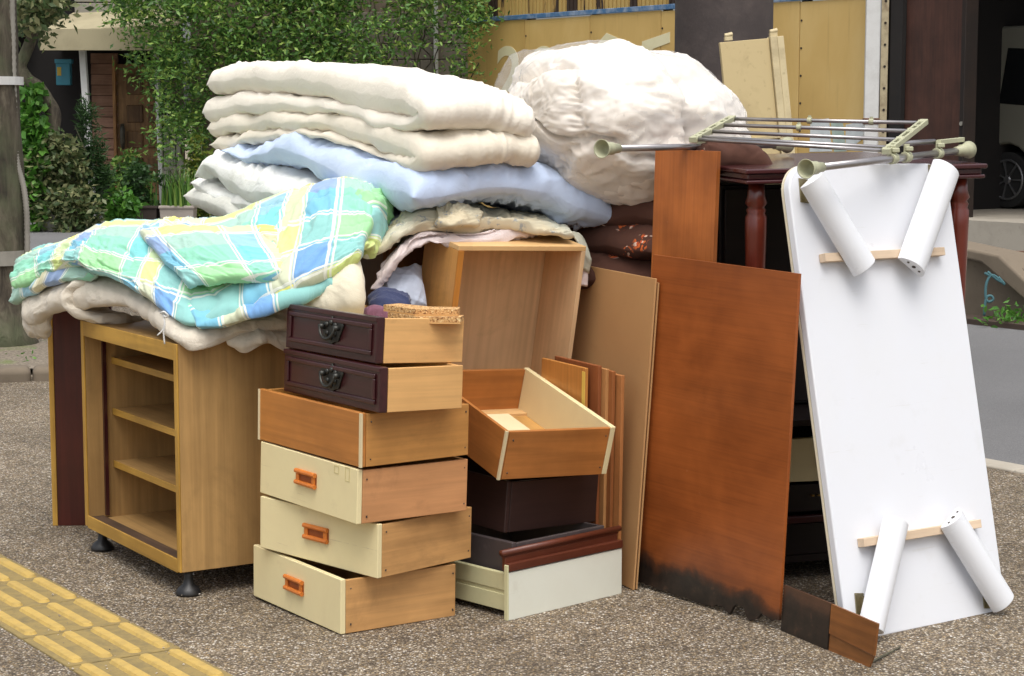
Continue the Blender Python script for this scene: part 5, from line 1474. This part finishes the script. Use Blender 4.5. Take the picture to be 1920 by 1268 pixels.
# beige futon over the shelf cabinet
be = [
 [(70, 545, 6.30), (170, 515, 6.10), (280, 530, 5.90), (380, 560, 5.75), (470, 570, 5.66), (545, 572, 5.6)],
 [(58, 552, 6.08), (165, 520, 5.86), (270, 552, 5.62), (352, 590, 5.42), (450, 592, 5.42), (545, 590, 5.42)],
 [(50, 585, 6.00), (155, 545, 5.76), (268, 572, 5.50), (350, 622, 5.27), (445, 614, 5.31), (545, 606, 5.36)],
 [(52, 612, 5.98), (150, 578, 5.74), (285, 588, 5.46), (356, 656, 5.22), (448, 632, 5.29), (545, 622, 5.35)]]
p = thick(G([[aty(*q) for q in r] for r in be]), .045, 90, 120, .03, 91, wr=.005, pucker=.010, lump=.012)
be2 = [[(380, 600, 5.45), (450, 600, 5.45), (540, 600, 5.45)], [(410, 632, 5.30), (455, 634, 5.30), (545, 625, 5.35)], [(425, 650, 5.28), (462, 660, 5.27), (505, 640, 5.30), (545, 655, 5.34)]]
be2 = [[(390, 600, 5.45), (450, 600, 5.45), (500, 600, 5.45), (545, 600, 5.45)], [(420, 632, 5.31), (455, 634, 5.30), (500, 628, 5.31), (545, 630, 5.35)], [(436, 650, 5.29), (464, 664, 5.28), (502, 644, 5.30), (545, 662, 5.34)]]
p2 = thick(G([[aty(*q) for q in r] for r in be2]), .03, 60, 70, .02, 92, wr=.005, pucker=.012)
roll = []
for k in range(9):
    a = k / 8 * 1.45 * math.pi + .5
    px_, py_ = 172 + 62 * math.cos(a) * .95, 562 - 34 * math.sin(a)
    roll.append([aty(px_, py_, 5.73), aty(px_ + 45, py_ + 4, 5.78), aty(px_ + 90, py_ + 4, 5.9)])
p3 = thick(G(roll), .026, 80, 40, .02, 93, wr=.005, pucker=.014)
ln = [[aty(px, py, Y) for (px, py, Y) in r] for r in [[(60, 548, 6.02), (95, 535, 5.98), (120, 540, 5.94)], [(48, 580, 6.0), (82, 575, 5.95), (100, 572, 5.93)], [(47, 612, 6.0), (78, 615, 5.95), (96, 600, 5.93)], [(58, 630, 6.02), (80, 628, 5.98), (95, 612, 5.96)]]]
p4 = thick(G(ln), .045, 50, 40, .03, 94, wr=.006, pucker=.014)
soft('futon', [p, p2, p3, p4], F_BEIGE, 'beige futon hanging over the shelf cabinet under the plaid quilt', 'futon')
m = MB()
a = aty(306, 590, 5.17)
m.tube(catmull(np.array([a, a + [.004, -.006, -.02], a + [-.001, -.004, -.04], a + [-.016, -.004, -.055]]), 12), .0022, 6)
m.tube(catmull(np.array([a, a + [.005, -.006, -.025], a + [.001, -.004, -.05], a + [.003, -.004, -.078]]), 12), .0022, 6)
m.tube(catmull(np.array([a + [-.006, 0, .004], a + [.004, -.008, .008], a + [.014, -.004, -.004], a + [.002, -.006, -.004]]), 12), .003, 6)
rb = obj('ribbon_tie', m, M_WHITEP, None, True); tag(rb, 'thin white ribbon tie dangling from the plaid quilt', 'ribbon')

# plaid quilt
t = NT('plaid')
tc = t.n('TexCoord'); mp = t.n('Mapping'); t.l(tc.outputs['UV'], mp.inputs['Vector']); mp.inputs['Rotation'].default_value = (0, 0, RAD(-6))
sx = t.n('SeparateXYZ'); t.l(mp.outputs[0], sx.inputs[0])
def stripes(out, period, stops):
    d = t.n('Math', operation='DIVIDE'); t.l(out, d.inputs[0]); d.inputs[1].default_value = period
    f = t.n('Math', operation='FRACT'); t.l(d.outputs[0], f.inputs[0])
    return t.ramp(f.outputs[0], stops, 'CONSTANT')
aq, gr_, bu, ye, gy = (.20, .60, .60), (.34, .70, .34), (.17, .36, .66), (.95, .84, .20), (.38, .44, .62)
c1 = stripes(sx.outputs[0], .44, [(0, aq), (.22, gr_), (.42, bu), (.62, ye), (.78, gy)])
c2 = stripes(sx.outputs[1], .47, [(0, gr_), (.2, aq), (.4, ye), (.56, bu), (.76, gr_)])
col = t.mix(.5, c1, c2)
def lines(out, period, pos):
    st = [(0, (0, 0, 0))]
    for p_ in pos:
        st += [(p_ - .018, (1, 1, 1)), (p_ - .006, (0, 0, 0)), (p_ + .006, (1, 1, 1)), (p_ + .018, (0, 0, 0))]
    return stripes(out, period, st)
col = t.mix(t.mix(1, lines(sx.outputs[0], .44, (.22, .42, .62, .78)), (.8, .8, .8), 'MULTIPLY'), col, (.82, .84, .74))
col = t.mix(t.mix(1, lines(sx.outputs[1], .47, (.2, .4, .56, .76)), (.8, .8, .8), 'MULTIPLY'), col, (.82, .84, .74))
t.col(col); t.set(Roughness=.9, Sheen_Weight=.2)
v = t.coord('UV', (1, 1, 1)); w1 = t.noise(v, 26, 5, .6, 1.4); t.bump(w1, .4, .006)
M_PLAID = t.m
pa = [
 [(70, 492, 6.35), (200, 448, 6.20), (320, 436, 6.02), (430, 432, 5.85), (545, 384, 5.78), (640, 366, 5.70), (700, 376, 5.62)],
 [(60, 484, 6.18), (195, 432, 5.98), (315, 424, 5.78), (425, 424, 5.64), (540, 370, 5.60), (640, 350, 5.52), (708, 366, 5.46)],
 [(40, 500, 6.08), (170, 458, 5.84), (290, 462, 5.62), (410, 466, 5.48), (520, 424, 5.44), (625, 396, 5.36), (702, 412, 5.34)],
 [(26, 524, 6.03), (145, 484, 5.76), (255, 512, 5.52), (378, 552, 5.32), (490, 520, 5.28), (600, 478, 5.22), (686, 462, 5.24)],
 [(30, 544, 6.00), (140, 500, 5.73), (250, 545, 5.47), (350, 606, 5.23), (480, 574, 5.20), (585, 530, 5.16), (672, 486, 5.20)]]
p = thick(G([[aty(*q) for q in r] for r in pa]), np.array([.03, .045, .05, .05, .035]), 150, 210, .025, 101, wr=.005, pucker=.009, lump=.014, crease=.006)
# upper folded flap
pf = [
 [(262, 436, 5.69), (350, 430, 5.57), (450, 432, 5.47), (535, 430, 5.39)],
 [(282, 462, 5.55), (360, 456, 5.45), (455, 462, 5.37), (540, 468, 5.31)],
 [(318, 502, 5.41), (390, 496, 5.32), (470, 500, 5.25), (545, 500, 5.24)],
 [(352, 536, 5.28), (410, 530, 5.23), (480, 524, 5.19), (542, 516, 5.20)]]
p2 = thick(G([[aty(*q) for q in r] for r in pf]), .04, 90, 100, .022, 103, wr=.003, pucker=.005, lump=.008, crease=.005, uvo=(.21, .33))
# under layer peeping out along the front
pu = [
 [(330, 560, 5.36), (440, 560, 5.30), (560, 530, 5.24), (650, 490, 5.24)],
 [(360, 596, 5.24), (450, 586, 5.20), (560, 556, 5.16), (650, 512, 5.20)],
 [(372, 618, 5.22), (455, 602, 5.19), (555, 574, 5.16), (640, 530, 5.19)]]
p3 = thick(G([[aty(*q) for q in r] for r in pu]), .028, 60, 110, .016, 105, wr=.006, pucker=.007, crease=.004, uvo=(.1, .12))
# lower left tails
pt_ = [
 [(40, 520, 6.08), (120, 486, 5.86), (190, 496, 5.70)],
 [(28, 545, 6.03), (100, 515, 5.84), (180, 512, 5.68)],
 [(34, 570, 6.02), (85, 536, 5.86), (170, 518, 5.68)]]
p4 = thick(G([[aty(*q) for q in r] for r in pt_]), .022, 50, 70, .012, 107, wr=.007, pucker=.008, uvo=(.3, .05))
# turned end of the quilt roll at the right
pr_ = [
 [(655, 372, 5.42), (690, 356, 5.44), (716, 372, 5.47), (722, 410, 5.50)],
 [(668, 410, 5.33), (696, 392, 5.36), (712, 402, 5.40), (716, 440, 5.44)],
 [(672, 440, 5.28), (694, 430, 5.32), (706, 440, 5.36), (704, 470, 5.38)],
 [(650, 480, 5.24), (672, 470, 5.26), (690, 470, 5.30), (688, 492, 5.32)]]
p5 = thick(G([[aty(*q) for q in r] for r in pr_]), .035, 70, 60, .02, 109, wr=.010, pucker=.009, crease=.006, uvo=(.05, .4))
soft('plaid_quilt', [p, p2, p3, p4, p5], M_PLAID, 'green blue and yellow plaid quilt heaped over the shelf cabinet', 'quilt')

# a twig on the gravel by the low board
m = MB(); a, b = gp(1632, 1246), gp(1688, 1216)
m.tube(catmull(np.array([a + [0, 0, .004], (a + b) / 2 + [.004, 0, .006], b + [0, 0, .004]]), 12), list(np.linspace(.0035, .002, 12)), 6)
tw_ = obj('twig', m, M_BARK.m, None, True); tag(tw_, 'thin dry twig lying on the gravel by the low board', 'twig')
